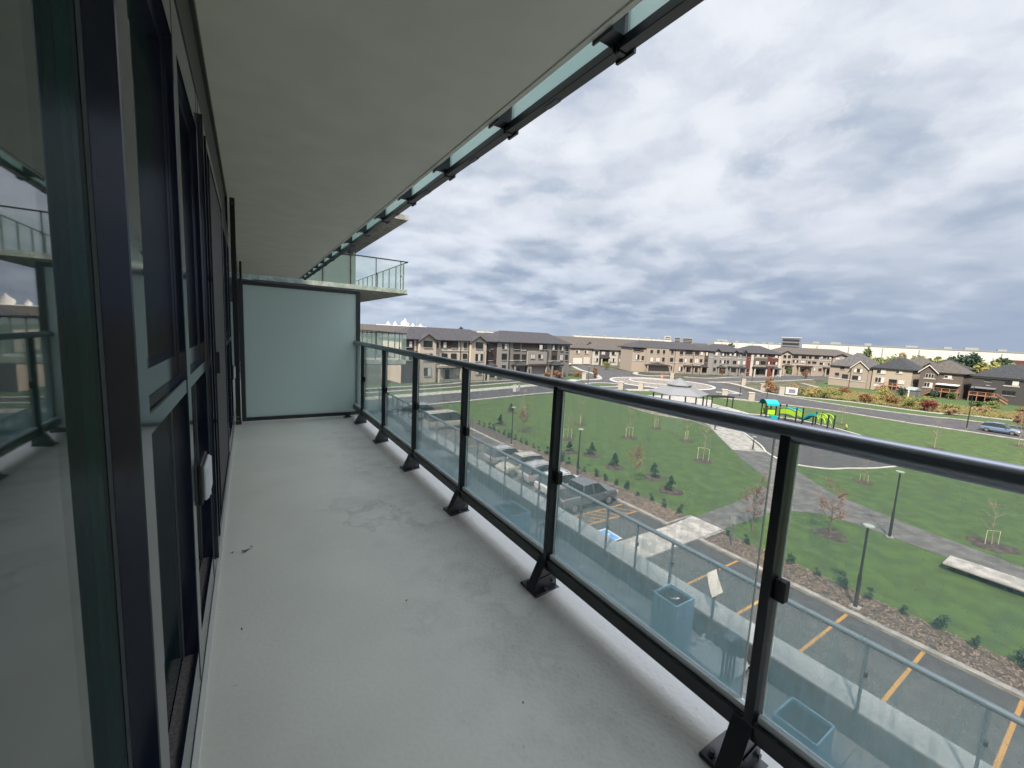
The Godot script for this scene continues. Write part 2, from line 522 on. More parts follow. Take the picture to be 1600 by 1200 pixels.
func floor_maps() -> Array:
	var W := 512
	var H := 2048
	var a := FastNoiseLite.new(); a.seed = 3; a.frequency = 0.006; a.fractal_octaves = 4
	var b := FastNoiseLite.new(); b.seed = 4; b.frequency = 0.16; b.fractal_octaves = 2
	var d := FastNoiseLite.new(); d.seed = 7; d.frequency = 0.02; d.fractal_octaves = 5
	var by := PackedByteArray(); by.resize(W * H * 3)
	var hb := PackedByteArray(); hb.resize(W * H)
	# footprints of dirt: around bracket feet, a ring left by a pot, tide marks by the kerb: [x, z, radius, ring width, strength]
	var marks := [[1.05, -1.55, 0.17, 0.05, 0.10], [1.02, -2.62, 0.20, 0.05, 0.13], [0.70, -2.75, 0.16, 0.04, 0.15], [0.62, -2.95, 0.10, 0.10, 0.13], [1.0, -3.6, 0.18, 0.05, 0.10], [1.06, -4.6, 0.2, 0.05, 0.08], [0.66, -1.65, 0.05, 0.05, 0.08], [0.95, -1.12, 0.03, 0.04, 0.10], [0.40, -2.6, 0.12, 0.2, 0.05]]
	for y in H:
		var z := 0.5 - 8.0 * (y + 0.5) / H
		for x in W:
			var X := -0.165 + 1.65 * (x + 0.5) / W
			var na := a.get_noise_2d(x * 0.85, y)
			var nb := b.get_noise_2d(x * 0.85, y)
			var nd := d.get_noise_2d(x * 0.85, y)
			var v := 1.0 + 0.07 * na + 0.035 * nb
			# walked-on dust and tide marks towards the outer edge
			var edge := sstep(0.55, 1.12, X + 0.25 * nd)
			v -= edge * (0.06 + 0.12 * maxf(0.0, nd))
			var crack := absf(nd - 0.05)
			if crack < 0.03: v -= (0.03 - crack) * 2.6 * edge
			for k in marks:
				var r := Vector2(X - k[0], z - k[1]).length() + 0.16 * nd + 0.07 * na
				v -= k[4] * maxf(0.0, 1.0 - absf(r - k[2]) / k[3])
			var lin3 := Vector3(0.69, 0.695, 0.61) * clampf(v, 0.3, 1.2)
			lin3 = lin3.lerp(Vector3(0.64, 0.615, 0.57) * v, edge * 0.5)
			# the outer strip blends to an even, slightly darker tone
			lin3 = lin3.lerp(Vector3(0.52, 0.515, 0.49), 0.8 * sstep(1.20, 1.29, X + 0.012 * nd))
			if nb > 0.42: lin3 *= 1.0 - 0.5 * (nb - 0.42) * (0.3 + 2.2 * edge * maxf(0.0, 0.3 + nd))
			var c := lin(lin3.x, lin3.y, lin3.z)
			var o := (y * W + x) * 3
			by[o] = int(c.r * 255.0); by[o + 1] = int(c.g * 255.0); by[o + 2] = int(c.b * 255.0)
			hb[y * W + x] = int(clampf(128.0 + 70.0 * nb * (0.35 + edge) + 60.0 * nd * edge, 0.0, 255.0))
	return [ImageTexture.create_from_image(Image.create_from_data(W, H, false, Image.FORMAT_RGB8, by)), ImageTexture.create_from_image(Image.create_from_data(W, H, false, Image.FORMAT_L8, hb))]

func film_texture() -> ImageTexture:
	# dried rain streaks, dust and spots on a pane; alpha is how much of it lies there
	var W := 1024
	var H := 512
	var f := FastNoiseLite.new(); f.seed = 17; f.frequency = 0.09; f.fractal_octaves = 3
	var g := FastNoiseLite.new(); g.seed = 18; g.frequency = 0.012; g.fractal_octaves = 3
	var s := FastNoiseLite.new(); s.seed = 19; s.frequency = 0.35; s.fractal_octaves = 2
	var by := PackedByteArray(); by.resize(W * H * 4)
	for y in H:
		var t := float(y) / H          # 0 at the top of the pane
		for x in W:
			var streak := f.get_noise_2d(x * 0.8, y * 0.07)
			var cloud := g.get_noise_2d(x, y)
			var spot := s.get_noise_2d(x, y * 0.8)
			var a := 0.17 + 0.07 * t + 0.56 * sstep(0.46 + 0.25 * cloud, 1.10, t)
			a += maxf(0.0, streak) * (0.12 + 0.24 * t) + 0.06 * cloud
			if spot > 0.52: a += (spot - 0.52) * 1.4
			var o := (y * W + x) * 4
			by[o] = 168; by[o + 1] = 200; by[o + 2] = 206
			by[o + 3] = int(clampf(a, 0.04, 0.75) * 255.0)
	return ImageTexture.create_from_image(Image.create_from_data(W, H, false, Image.FORMAT_RGBA8, by))

func make_balcony() -> void:
	# floor: a coated slab whose outer edge rises in a soft kerb
	var maps := floor_maps()
	var fm := mk("floor_coating", Color.WHITE, 0.62)
	fm.albedo_texture = maps[0]
	fm.heightmap_enabled = true
	fm.heightmap_texture = maps[1]
	fm.heightmap_scale = 0.2
	var prof := [[-0.165, 0.0], [1.12, 0.0], [1.17, 0.003], [1.22, 0.009], [1.28, 0.014], [1.34, 0.014], [1.40, 0.008], [1.44, -0.006], [1.46, -0.03], [1.46, -0.2]]
	var s := nst()
	for i in prof.size() - 1:
		var n := []
		for k in [i, i + 1]:
			var p0 = prof[max(k - 1, 0)]
			var p1 = prof[min(k + 1, prof.size() - 1)]
			if k <= 1: n.append(Vector3.UP)
			else: n.append(Vector3(-(p1[1] - p0[1]), p1[0] - p0[0], 0).normalized())
		var A := R(prof[i][0], FL + prof[i][1], 2.5)
		var B := R(prof[i + 1][0], FL + prof[i + 1][1], 2.5)
		var dz := Vector3(0, 0, -18.0)
		var uv := func(p: Vector3) -> Vector2: return Vector2((p.x + 0.165) / 1.65, (0.5 - p.z) / 8.0)
		quad_uv(s, [A, B, B + dz, A + dz], [uv.call(A), uv.call(B), uv.call(B + dz), uv.call(A + dz)], [n[0], n[1], n[1], n[0]])
	struct("balcony_floor", s, fm, "pale grey coated concrete floor of the balcony")
	s = nst(); bx(s, -0.25, 1.455, EY + FL - 0.2, EY + FL - 0.004, -15.5, 2.5)
	struct("floor_slab", s, M.slab_edge, "concrete slab under the balcony floor")
	s = nst(); bx(s, -0.164, -0.148, EY + FL, EY + FL + 0.006, -15.5, 2.5)
	struct("sealant_line", s, M.caulk, "white bead of sealant along the foot of the window wall")
	# ceiling: slab above with a drip groove near its edge
	s = nst()
	bx(s, -0.25, 1.418, EY + SF, EY + SF + 0.2, -15.6, 2.5)
	bx(s, 1.418, 1.434, EY + SF + 0.012, EY + SF + 0.2, -15.6, 2.5)
	bx(s, 1.434, 1.464, EY + SF, EY + SF + 0.2, -15.6, 2.5)
	struct("balcony_ceiling", s, M.soffit, "grey painted concrete soffit of the balcony above")
	our_railing()
	upper_railing()
	for k in 2:
		privacy_screen(-6.0 - 6.1 * k, k)
	make_apartment_building()
	outlet_boxes()
	debris()

func our_railing() -> void:
	var t := thing("balcony_railing", "near black metal railing with smeared glass panels along this balcony", "railing", R(0, FL, 0))
	var film := mk("dirt_film", Color.WHITE, 0.75)
	film.transparency = BaseMaterial3D.TRANSPARENCY_ALPHA
	film.albedo_texture = film_texture()
	film.backlight_enabled = true
	film.backlight = lin(0.52, 0.62, 0.63)
	var F := -FL
	# handrail in lengths with a thin joint
	var cuts := [1.9, -2.268, -6.3, -10.3, -15.2]
	for i in cuts.size() - 1:
		var s := nst()
		rod(s, Vector3(1.25, F - 0.2295, cuts[i] - 0.002), Vector3(1.25, F - 0.2295, cuts[i + 1] + 0.002), 0.0275, 28)
		obj("handrail", s, M.handrail_metal, t)
		if i:
			s = nst(); rod(s, Vector3(1.25, F - 0.2295, cuts[i] - 0.06), Vector3(1.25, F - 0.2295, cuts[i] + 0.06), 0.0255, 20)
			obj("joint_sleeve", s, M.black, t)
	var post_mesh := nst()
	cbox(post_mesh, Vector3(0, 0.535, 0), Vector3(0.056, 1.0, 0.026), 0.002)
	var br := nst()
	# foot: plate, cheek and rib
	cbox(br, Vector3(-0.0245, 0.0075, -0.0245), Vector3(0.152, 0.015, 0.137), 0.003)
	prism(br, [Vector2(-0.097, 0.015), Vector2(0.046, 0.015), Vector2(0.036, 0.160), Vector2(-0.028, 0.160)], Vector3(0, 0, -0.042), Vector3.RIGHT, Vector3.UP, Vector3(0, 0, 0.059))
	prism(br, [Vector2(-0.062, 0.072), Vector2(0.040, 0.086), Vector2(0.040, 0.091), Vector2(-0.060, 0.078)], Vector3(0, 0, 0.016), Vector3.RIGHT, Vector3.UP, Vector3(0, 0, 0.005))
	cbox(br, Vector3(0.004, 0.162, -0.0125), Vector3(0.066, 0.005, 0.062), 0.001)
	var bolt := nst()
	rod(bolt, Vector3(0, 0, 0.0), Vector3(0, 0, 0.012), 0.009, 6)
	tube(bolt, [Vector3(0, 0, 0), Vector3(0, 0, 0.002)], [0.013, 0.013], 12)
	var bolt_mesh := bolt.commit()
	var clip := nst()
	cbox(clip, Vector3(0.006, 0.59, 0.028), Vector3(0.03, 0.062, 0.03), 0.003)
	var parts := [["post", post_mesh.commit(), M.rail_metal], ["foot_bracket", br.commit(), M.metal], ["glass_clip", clip.commit(), M.black]]
	var zs := []
	for i in range(-2, 15): zs.append(-0.518 - 1.0 * i - (0.002 * i))
	for z in zs:
		var p: MeshInstance3D
		for d in parts:
			var o := MeshInstance3D.new()
			o.mesh = d[1]
			o.set_surface_override_material(0, d[2])
			o.name = d[0]
			if d[0] == "post":
				o.position = Vector3(1.25, 0, z)
				t.add_child(o, true)
				p = o
			else:
				p.add_child(o, true)
		for q in [[Vector3(0.014, 0.132, 0.017), 0.0], [Vector3(0.018, 0.048, 0.017), 0.0], [Vector3(-0.03, 0.015, 0.030), -PI / 2], [Vector3(-0.07, 0.015, -0.068), -PI / 2]]:
			var o := MeshInstance3D.new()
			o.mesh = bolt_mesh
			o.set_surface_override_material(0, M.steel)
			o.name = "bolt"
			o.transform = Transform3D(Basis(Vector3.RIGHT, q[1]), q[0])
			p.add_child(o, true)
	for i in zs.size() - 1:
		var z0: float = zs[i] - 0.044
		var z1: float = zs[i + 1] + 0.022
		var mid := (z0 + z1) / 2
		var s := nst()
		cbox(s, Vector3(1.262, F - 0.652, mid), Vector3(0.011, 0.89, z0 - z1), 0.001)
		var gl := obj("glass_panel", s, M.glass, t)
		# pale strips on the polished edges; their brightness is put in the colour
		s = nst()
		bx(s, 1.2575, 1.2665, F - 1.09, F - 0.24, z0 + 0.0005, z0 + 0.002)
		obj("glass_edge", s, M.bright_edge, gl)
		s = nst()
		bx(s, 1.2575, 1.2665, F - 1.09, F - 0.24, z1 - 0.002, z1 - 0.0005)
		obj("glass_edge", s, M.bright_edge, gl)
		s = nst()
		var u0 := fmod(i * 0.31, 1.0)
		quad_uv(s, [Vector3(1.2695, F - 1.095, z1), Vector3(1.2695, F - 1.095, z0), Vector3(1.2695, F - 0.21, z0), Vector3(1.2695, F - 0.21, z1)], [Vector2(u0 + 0.4, 0.995), Vector2(u0, 0.995), Vector2(u0, 0.005), Vector2(u0 + 0.4, 0.005)])
		obj("dirt_film", s, film, gl)
		s = nst()
		cbox(s, Vector3(1.25, F - 1.13, (zs[i] + zs[i + 1]) / 2), Vector3(0.05, 0.056, zs[i] - zs[i + 1] - 0.03), 0.002)
		obj("bottom_rail", s, M.metal, t)
		s = nst()
		bx(s, 1.240, 1.2555, F - 1.102, F - 1.080, zs[i] - 0.02, zs[i + 1] + 0.02)
		bx(s, 1.268, 1.274, F - 1.102, F - 1.09, zs[i] - 0.02, zs[i + 1] + 0.02)
		obj("glazing_bead", s, M.bead, t)

func upper_railing() -> void:
	var t := thing("upper_railing", "black bracketed glass railing fixed to the edge of the slab overhead", "railing", R(0, SF, 0))
	var zs := []
	for i in range(-3, 14): zs.append(-1.63 - 1.05 * i)
	var s := nst()
	cbox(s, Vector3(0, 0.50, 0), Vector3(0.05, 1.1, 0.03), 0.003)
	var post := s.commit()
	s = nst()
	bx(s, -0.128, -0.118, -0.02, 0.16, -0.07, 0.07)
	bx(s, -0.12, -0.02, 0.0, 0.012, -0.05, 0.05)
	bx(s, -0.12, -0.02, 0.10, 0.11, -0.05, 0.05)
	bx(s, -0.12, -0.02, 0.012, 0.10, -0.035, -0.027)
	bx(s, -0.12, -0.02, 0.012, 0.10, 0.027, 0.035)
	bx(s, 0.028, 0.044, -0.055, 0.02, -0.06, 0.06)
	rod(s, Vector3(-0.118, 0.05, -0.05), Vector3(-0.10, 0.05, -0.05), 0.01, 6)
	rod(s, Vector3(-0.118, 0.05, 0.05), Vector3(-0.10, 0.05, 0.05), 0.01, 6)
	var br := s.commit()
	for z in zs:
		var o := MeshInstance3D.new()
		o.mesh = post; o.set_surface_override_material(0, M.metal); o.name = "post"
		o.position = Vector3(1.592, 0, z)
		t.add_child(o, true)
		var q := MeshInstance3D.new()
		q.mesh = br; q.set_surface_override_material(0, M.metal); q.name = "slab_bracket"
		o.add_child(q, true)
	s = nst(); rod(s, Vector3(1.592, 1.10, 1.9), Vector3(1.592, 1.10, -15.4), 0.0275, 16); obj("handrail", s, M.rail_metal, t)
	for i in zs.size() - 1:
		s = nst(); cbox(s, Vector3(1.592, -0.018, (zs[i] + zs[i + 1]) / 2), Vector3(0.066, 0.05, zs[i] - zs[i + 1] - 0.034), 0.003)
		var r := obj("bottom_rail", s, M.metal, t)
		s = nst(); cbox(s, Vector3(1.604, -0.044, zs[i] - 0.56), Vector3(0.04, 0.006, 0.11), 0.002)
		obj("drain_cover", s, M.steel, r)
		s = nst(); cbox(s, Vector3(1.594, 0.53, (zs[i] + zs[i + 1]) / 2), Vector3(0.012, 1.05, zs[i] - zs[i + 1] - 0.09), 0.001)
		var g := obj("glass_panel", s, M.upper_glass, t)
		s = nst(); bx(s, 1.586, 1.602, 0.01, 1.05, zs[i] - 0.044, zs[i] - 0.04)
		obj("glass_edge", s, M.bright_edge, g)
		s = nst(); bx(s, 1.586, 1.602, 0.01, 1.05, zs[i + 1] + 0.04, zs[i + 1] + 0.044)
		obj("glass_edge", s, M.bright_edge, g)

func privacy_screen(z: float, k: int) -> void:
	var lab: String = ["frosted glass privacy screen in a dark metal frame at the balcony's end", "farther privacy screen whose dark post shows behind the frosted one"][k]
	var t := thing("privacy_screen", lab, "privacy screen", R(0, 0, z))
	var y0 := -1.243
	var y1 := 0.472
	var s := nst()
	var c := (y0 + y1) / 2
	cbox(s, Vector3(-0.066, c, 0), Vector3(0.042, y1 - y0, 0.04), 0.002)
	cbox(s, Vector3(1.285, c, 0), Vector3(0.052, y1 - y0, 0.04), 0.002)
	cbox(s, Vector3(0.607, y1 - 0.021, 0), Vector3(1.302, 0.042, 0.038), 0.002)
	cbox(s, Vector3(0.607, y0 + 0.023, 0), Vector3(1.302, 0.046, 0.038), 0.002)
	obj("frame", s, M.metal, t)
	s = nst(); bx(s, -0.046, 1.26, y0 + 0.044, y1 - 0.04, -0.005, 0.005)
	obj("frosted_pane", s, M.frosted, t)
	s = nst(); bx(s, -0.0448, -0.040, y0 + 0.046, y1 - 0.042, 0.005, 0.009); bx(s, -0.046, 1.259, y1 - 0.046, y1 - 0.042, 0.005, 0.009)
	obj("gasket", s, M.gasket, t)
	s = nst()
	cbox(s, Vector3(-0.122, (FL + 1.40) / 2, 0.0), Vector3(0.05, 1.40 - FL, 0.045), 0.003)
	var p := obj("wall_post", s, M.black, t)
	s = nst(); cbox(s, Vector3(-0.122, FL + 0.02, 0.035), Vector3(0.062, 0.04, 0.04), 0.004)
	rod(s, Vector3(-0.122, 1.33, 0.02), Vector3(-0.122, 1.33, 0.03), 0.01, 8)
	obj("post_shoe", s, M.metal, p)
	s = nst(); rod(s, Vector3(-0.125, FL + 0.05, 0.05), Vector3(-0.125, FL + 0.05, 0.06), 0.008, 6); rod(s, Vector3(-0.125, FL + 0.09, 0.02), Vector3(-0.125, FL + 0.09, 0.03), 0.008, 6); rod(s, Vector3(-0.122, 1.33, 0.03), Vector3(-0.122, 1.33, 0.034), 0.006, 6)
	obj("bolt", s, M.bolt, p)
	s = nst()
	cbox(s, Vector3(1.15, FL + 0.004, 0.01), Vector3(0.11, 0.008, 0.08), 0.002)
	cbox(s, Vector3(1.15, FL + 0.02, 0), Vector3(0.06, 0.03, 0.03), 0.002)
	rod(s, Vector3(1.13, FL + 0.01, 0.035), Vector3(1.13, FL + 0.022, 0.035), 0.008, 6)
	obj("foot", s, M.metal, t)

func wall_window(b: Node3D, z0: float, z1: float, kind: String) -> void:
	# z0 nearer than z1; glass behind the frame's front, in the plane x = -0.212
	var y_sill := -1.13
	var y_head := 0.80
	var xf := -0.165
	var xg := -0.212
	var s := nst()
	var w := z0 - z1
	var m := (z0 + z1) / 2
	bx(s, xg - 0.05, xf - 0.004, EY - 1.225, EY + y_sill - 0.012, z1, z0)
	bx(s, xf - 0.012, xf - 0.002, EY - 1.225, EY + y_sill, z1, z0)
	var f := obj("window", s, M.frame_metal, b)
	s = nst(); bx(s, xg + 0.002, xf - 0.013, EY + y_sill - 0.012, EY + y_sill - 0.009, z1 + 0.002, z0 - 0.002)
	obj("track", s, M.dusty_skylit_sill, f)
	s = nst(); bx(s, xg - 0.05, xf - 0.001, EY + y_head, EY + 0.962, z1, z0)
	obj("head_rail", s, M.frame_metal, f)
	if kind == "tall":
		s = nst(); bx(s, xg - 0.006, xg, EY + y_sill - 0.012, EY + y_head, z1 + 0.001, z0 - 0.001); bx(s, xg - 0.024, xg - 0.018, EY + y_sill - 0.012, EY + y_head, z1 + 0.001, z0 - 0.001); bx(s, xg - 0.042, xg - 0.036, EY + y_sill - 0.012, EY + y_head, z1 + 0.001, z0 - 0.001)
		var pn := obj("pane", s, M.window_glass, f)
		s = nst(); bx(s, xg - 0.0175, xg - 0.0065, EY + y_sill - 0.012, EY + y_head, z1 + 0.002, z1 + 0.03)  # thin green strip between the first two panes at the far jamb
		obj("green_strip", s, M.green_edge, pn)
		return
	s = nst()
	cbox(s, Vector3(xf - 0.055, EY - 0.2145, m), Vector3(0.106, 0.043, w), 0.002)
	bx(s, xf - 0.03, xf - 0.024, EY - 0.193, EY - 0.180, z1, z0)
	obj("transom", s, M.frame_metal, f)
	s = nst(); bx(s, xg + 0.002, xf - 0.032, EY - 0.193, EY - 0.190, z1 + 0.002, z0 - 0.002)
	obj("sill", s, M.dusty_skylit_sill, f)
	s = nst(); bx(s, xg - 0.006, xg, EY + y_sill - 0.012, EY - 0.235, z1 + 0.001, z0 - 0.001); bx(s, xg - 0.026, xg - 0.020, EY + y_sill - 0.012, EY - 0.235, z1 + 0.001, z0 - 0.001)
	obj("pane", s, M.window_glass, f)
	# opening sash above the transom
	s = nst()
	var x0 := xg - 0.03
	var x1 := xf - 0.022
	bx(s, x0, x1, EY - 0.176, EY - 0.116, z1 + 0.006, z0 - 0.006)
	bx(s, x0, x1, EY + y_head - 0.05, EY + y_head - 0.004, z1 + 0.006, z0 - 0.006)
	bx(s, x0, x1 - 0.001, EY - 0.12, EY + y_head - 0.045, z1 + 0.006, z1 + 0.05)
	bx(s, x0, x1 - 0.001, EY - 0.12, EY + y_head - 0.045, z0 - 0.05, z0 - 0.006)
	obj("sash", s, M.frame_metal, f)
	s = nst(); bx(s, xg - 0.010, xg + 0.001, EY - 0.116, EY + y_head - 0.05, z1 + 0.05, z0 - 0.05)
	obj("pane", s, M.window_glass, f)

func make_apartment_building() -> void:
	var b := thing("apartment_building", "apartment building whose dark framed window wall lines the left of the balcony", "building")
	var xf := -0.165
	# mullions
	for q in [[1.34, 1.26], [0.24, 0.16], [-0.958, -1.044], [-1.642, -1.726], [-2.335, -2.415], [-4.385, -4.465], [-5.20, -5.285], [-5.86, -5.99]]:
		var s := nst()
		cbox(s, Vector3((xf - 0.30) / 2, EY - 0.145, (q[0] + q[1]) / 2), Vector3(0.135, 2.21, q[0] - q[1]), 0.002)
		var mu := obj("mullion", s, M.frame_metal, b)
		s = nst(); bx(s, -0.211, -0.206, EY - 1.14, EY + 0.80, q[0] + 0.0005, q[0] + 0.004); bx(s, -0.211, -0.206, EY - 1.14, EY + 0.80, q[1] - 0.004, q[1] - 0.0005)
		obj("gasket", s, M.gasket, mu)
	wall_window(b, 1.26, 0.24, "tall")
	wall_window(b, 0.16, -0.958, "tall")
	wall_window(b, -1.044, -1.642, "sash")
	wall_window(b, -1.726, -2.335, "sash")
	wall_window(b, -4.465, -5.20, "sash")
	wall_window(b, -5.285, -5.86, "sash")
	# sliding door between the windows
	var s := nst()
	bx(s, -0.30, xf, EY - 1.26, EY - 1.20, -4.385, -2.415)
	bx(s, -0.30, xf + 0.001, EY + 0.90, EY + 0.962, -4.385, -2.415)
	bx(s, -0.19, xf + 0.004, EY - 1.20, EY - 1.185, -4.385, -2.415)
	var d := obj("sliding_door", s, M.frame_metal, b)
	for p in [[-2.42, -3.42, -0.205], [-3.36, -4.38, -0.245]]:
		s = nst()
		var x: float = p[2]
		bx(s, x - 0.016, x + 0.016, EY - 1.185, EY + 0.90, p[0] - 0.06, p[0])
		bx(s, x - 0.016, x + 0.016, EY - 1.185, EY + 0.90, p[1], p[1] + 0.06)
		bx(s, x - 0.015, x + 0.015, EY - 1.185, EY - 1.10, p[1] + 0.06, p[0] - 0.06)
		bx(s, x - 0.015, x + 0.015, EY + 0.84, EY + 0.90, p[1] + 0.06, p[0] - 0.06)
		obj("door_leaf", s, M.frame_metal, d)
		s = nst(); bx(s, x - 0.005, x + 0.005, EY - 1.10, EY + 0.84, p[1] + 0.06, p[0] - 0.06)
		obj("pane", s, M.window_glass, d)
	s = nst(); bx(s, -0.178, -0.172, EY - 1.18, EY + 0.895, -4.37, -3.12)
	obj("insect_screen", s, M.screen_mesh, d)
	s = nst(); bx(s, -0.182, -0.166, EY - 1.18, EY + 0.895, -3.12, -3.07); bx(s, -0.18, -0.150, EY - 0.33, EY - 0.20, -3.11, -3.08)
	obj("screen_handle", s, M.black, d)
	s = nst(); bx(s, -0.172, -0.150, EY - 1.20, EY + 0.90, -2.44, -2.425); bx(s, -0.172, -0.155, EY - 1.20, EY + 0.90, -2.70, -2.685)
	obj("track_guide", s, M.frame_metal, d)
	# panel between window heads and the ceiling, membrane upstand at the floor
	s = nst(); bx(s, -0.3, -0.19, EY + 0.962, EY + SF - 0.05, -5.99, 2.4); bx(s, -0.3, -0.172, EY + SF - 0.05, EY + SF, -5.99, 2.4); bx(s, -0.19, -0.163, EY + 0.962, EY + 0.985, -5.99, 2.4)
	obj("head_panel", s, M.head_panel, b)
	s = nst(); bx(s, -0.25, -0.168, EY + FL - 0.01, EY - 1.225, -15.5, 2.4)
	obj("membrane_upstand", s, M.membrane, b)
	s = nst(); bx(s, -0.25, -0.17, EY - 1.22, EY + SF, -15.5, -6.02)
	obj("neighbour_wall", s, M.frame_metal, b)
	s = nst(); bx(s, -0.25, -0.17, EY - 1.22, EY + SF, 1.34, 2.45)
	obj("end_wall", s, M.frame_metal, b)
	# the room behind the glass
	s = nst()
	bx(s, -4.4, -4.2, EY - 1.3, EY + SF, -6.0, 2.4)
	bx(s, -4.4, -0.3, EY - 1.3, EY + SF, 2.2, 2.4)
	bx(s, -4.4, -0.3, EY - 1.3, EY + SF, -6.2, -6.0)
	bx(s, -4.4, -0.3, EY + 1.2, EY + SF, -6.0, 2.2)
	obj("room_wall", s, M.room_wall, b)
	s = nst(); bx(s, -4.4, -0.3, EY - 1.5, EY - 1.24, -6.0, 2.2)
	obj("room_floor", s, M.room_floor, b)
	for q in [[-1.18, -1.62], [-1.75, -1.95]]:
		s = nst()
		var n := 14
		for i in n:
			var z := lerpf(q[0], q[1], (i + 0.5) / n)
			rod(s, Vector3(-0.42 + 0.02 * (i % 2), EY - 1.2, z), Vector3(-0.42 + 0.02 * (i % 2), EY + 0.95, z), 0.02, 6)
		obj("curtain", s, M.curtain, b)
	# the rest of the block: storeys below, storeys above
	s = nst()
	bx(s, -14.0, -0.26, 0.0, EY - 1.5, -24.0, 16.0)
	bx(s, -14.0, -4.4, EY - 1.5, EY + SF, -24.0, 16.0)
	bx(s, -14.0, -0.26, EY + SF + 0.2, EY + 4.4, -24.0, 16.0)
	bx(s, -4.4, -0.26, EY - 1.5, EY + SF, 2.4, 16.0)
	bx(s, -4.4, -0.26, EY - 1.5, EY + SF, -24.0, -6.2)
	obj("wall", s, M.charcoal, b)

func outlet_boxes() -> void:
	for k in 2:
		var z: float = [-1.90, -5.72][k]
		var t := thing("outlet_box", ["white weatherproof outlet cover low on the near window wall", "white weatherproof outlet cover beside the frosted screen's wall post"][k], "outlet", R(-0.165, -0.60, z))
		var s := nst(); cbox(s, Vector3(0.006, 0, 0), Vector3(0.014, 0.15, 0.21), 0.004)
		obj("back_plate", s, M.black, t)
		s = nst(); cbox(s, Vector3(0.02, 0, 0.0), Vector3(0.022, 0.13, 0.18), 0.009)
		obj("cover", s, M.white_plastic, t)
		s = nst(); rod(s, Vector3(0.022, -0.072, 0.0), Vector3(0.022, -0.06, 0.0), 0.010, 10)
		obj("latch", s, M.white_plastic, t)

func debris() -> void:
	var spots := [[-0.039, -2.579, 0.022, "dark curled leaf on the floor beside the sliding door"], [-0.010, -2.615, 0.012, "small dark crumb just beyond the curled leaf"], [-0.1, -2.589, 0.009, "tiny dark speck between the leaf and the door sill"], [0.598, -1.75, 0.007, "lone black speck in the middle of the balcony floor"], [-0.05, -1.89, 0.008, "dark speck on the floor nearest the window wall"], [0.831, -2.815, 0.013, "thin dark twig on the stained part of the floor"], [0.775, -1.03, 0.006, "black speck on the floor toward the nearest post"], [-0.067, -1.582, 0.006, "smallest speck close to the white sealant line"], [0.922, -2.44, 0.013, "short dark twig near the third foot bracket"]]
	for p in spots:
		var s := nst()
		var r: float = p[2]
		var a := rng.randf() * TAU
		var b := Basis(Vector3.UP, a)
		var pts := []
		for k in 5: pts.append(Vector3((k - 2) * r * 0.45, 0.003 + 0.25 * r * absf(k - 2) / 2.0, sin(k * 1.3) * r * 0.12))
		for k in 4:
			var w0: float = r * [0.06, 0.32, 0.38, 0.24, 0.05][k]
			var w1: float = r * [0.06, 0.32, 0.38, 0.24, 0.05][k + 1]
			quad(s, b * (pts[k] + Vector3(0, 0, w0)), b * (pts[k + 1] + Vector3(0, 0, w1)), b * (pts[k + 1] - Vector3(0, -0.003, w1)), b * (pts[k] - Vector3(0, -0.003, w0)))
		var o := obj("leaf_scrap", s, M.bark)
		o.position = R(p[0], FL + 0.001, p[1])
		tag(o, p[3], "leaf scrap", "scraps of leaf and dirt on the balcony floor")

# ---------- terrace below and the wing ----------
const TF := -5.6     # terrace floor, from the eye
const PC := -5.1     # parapet cap, from the eye

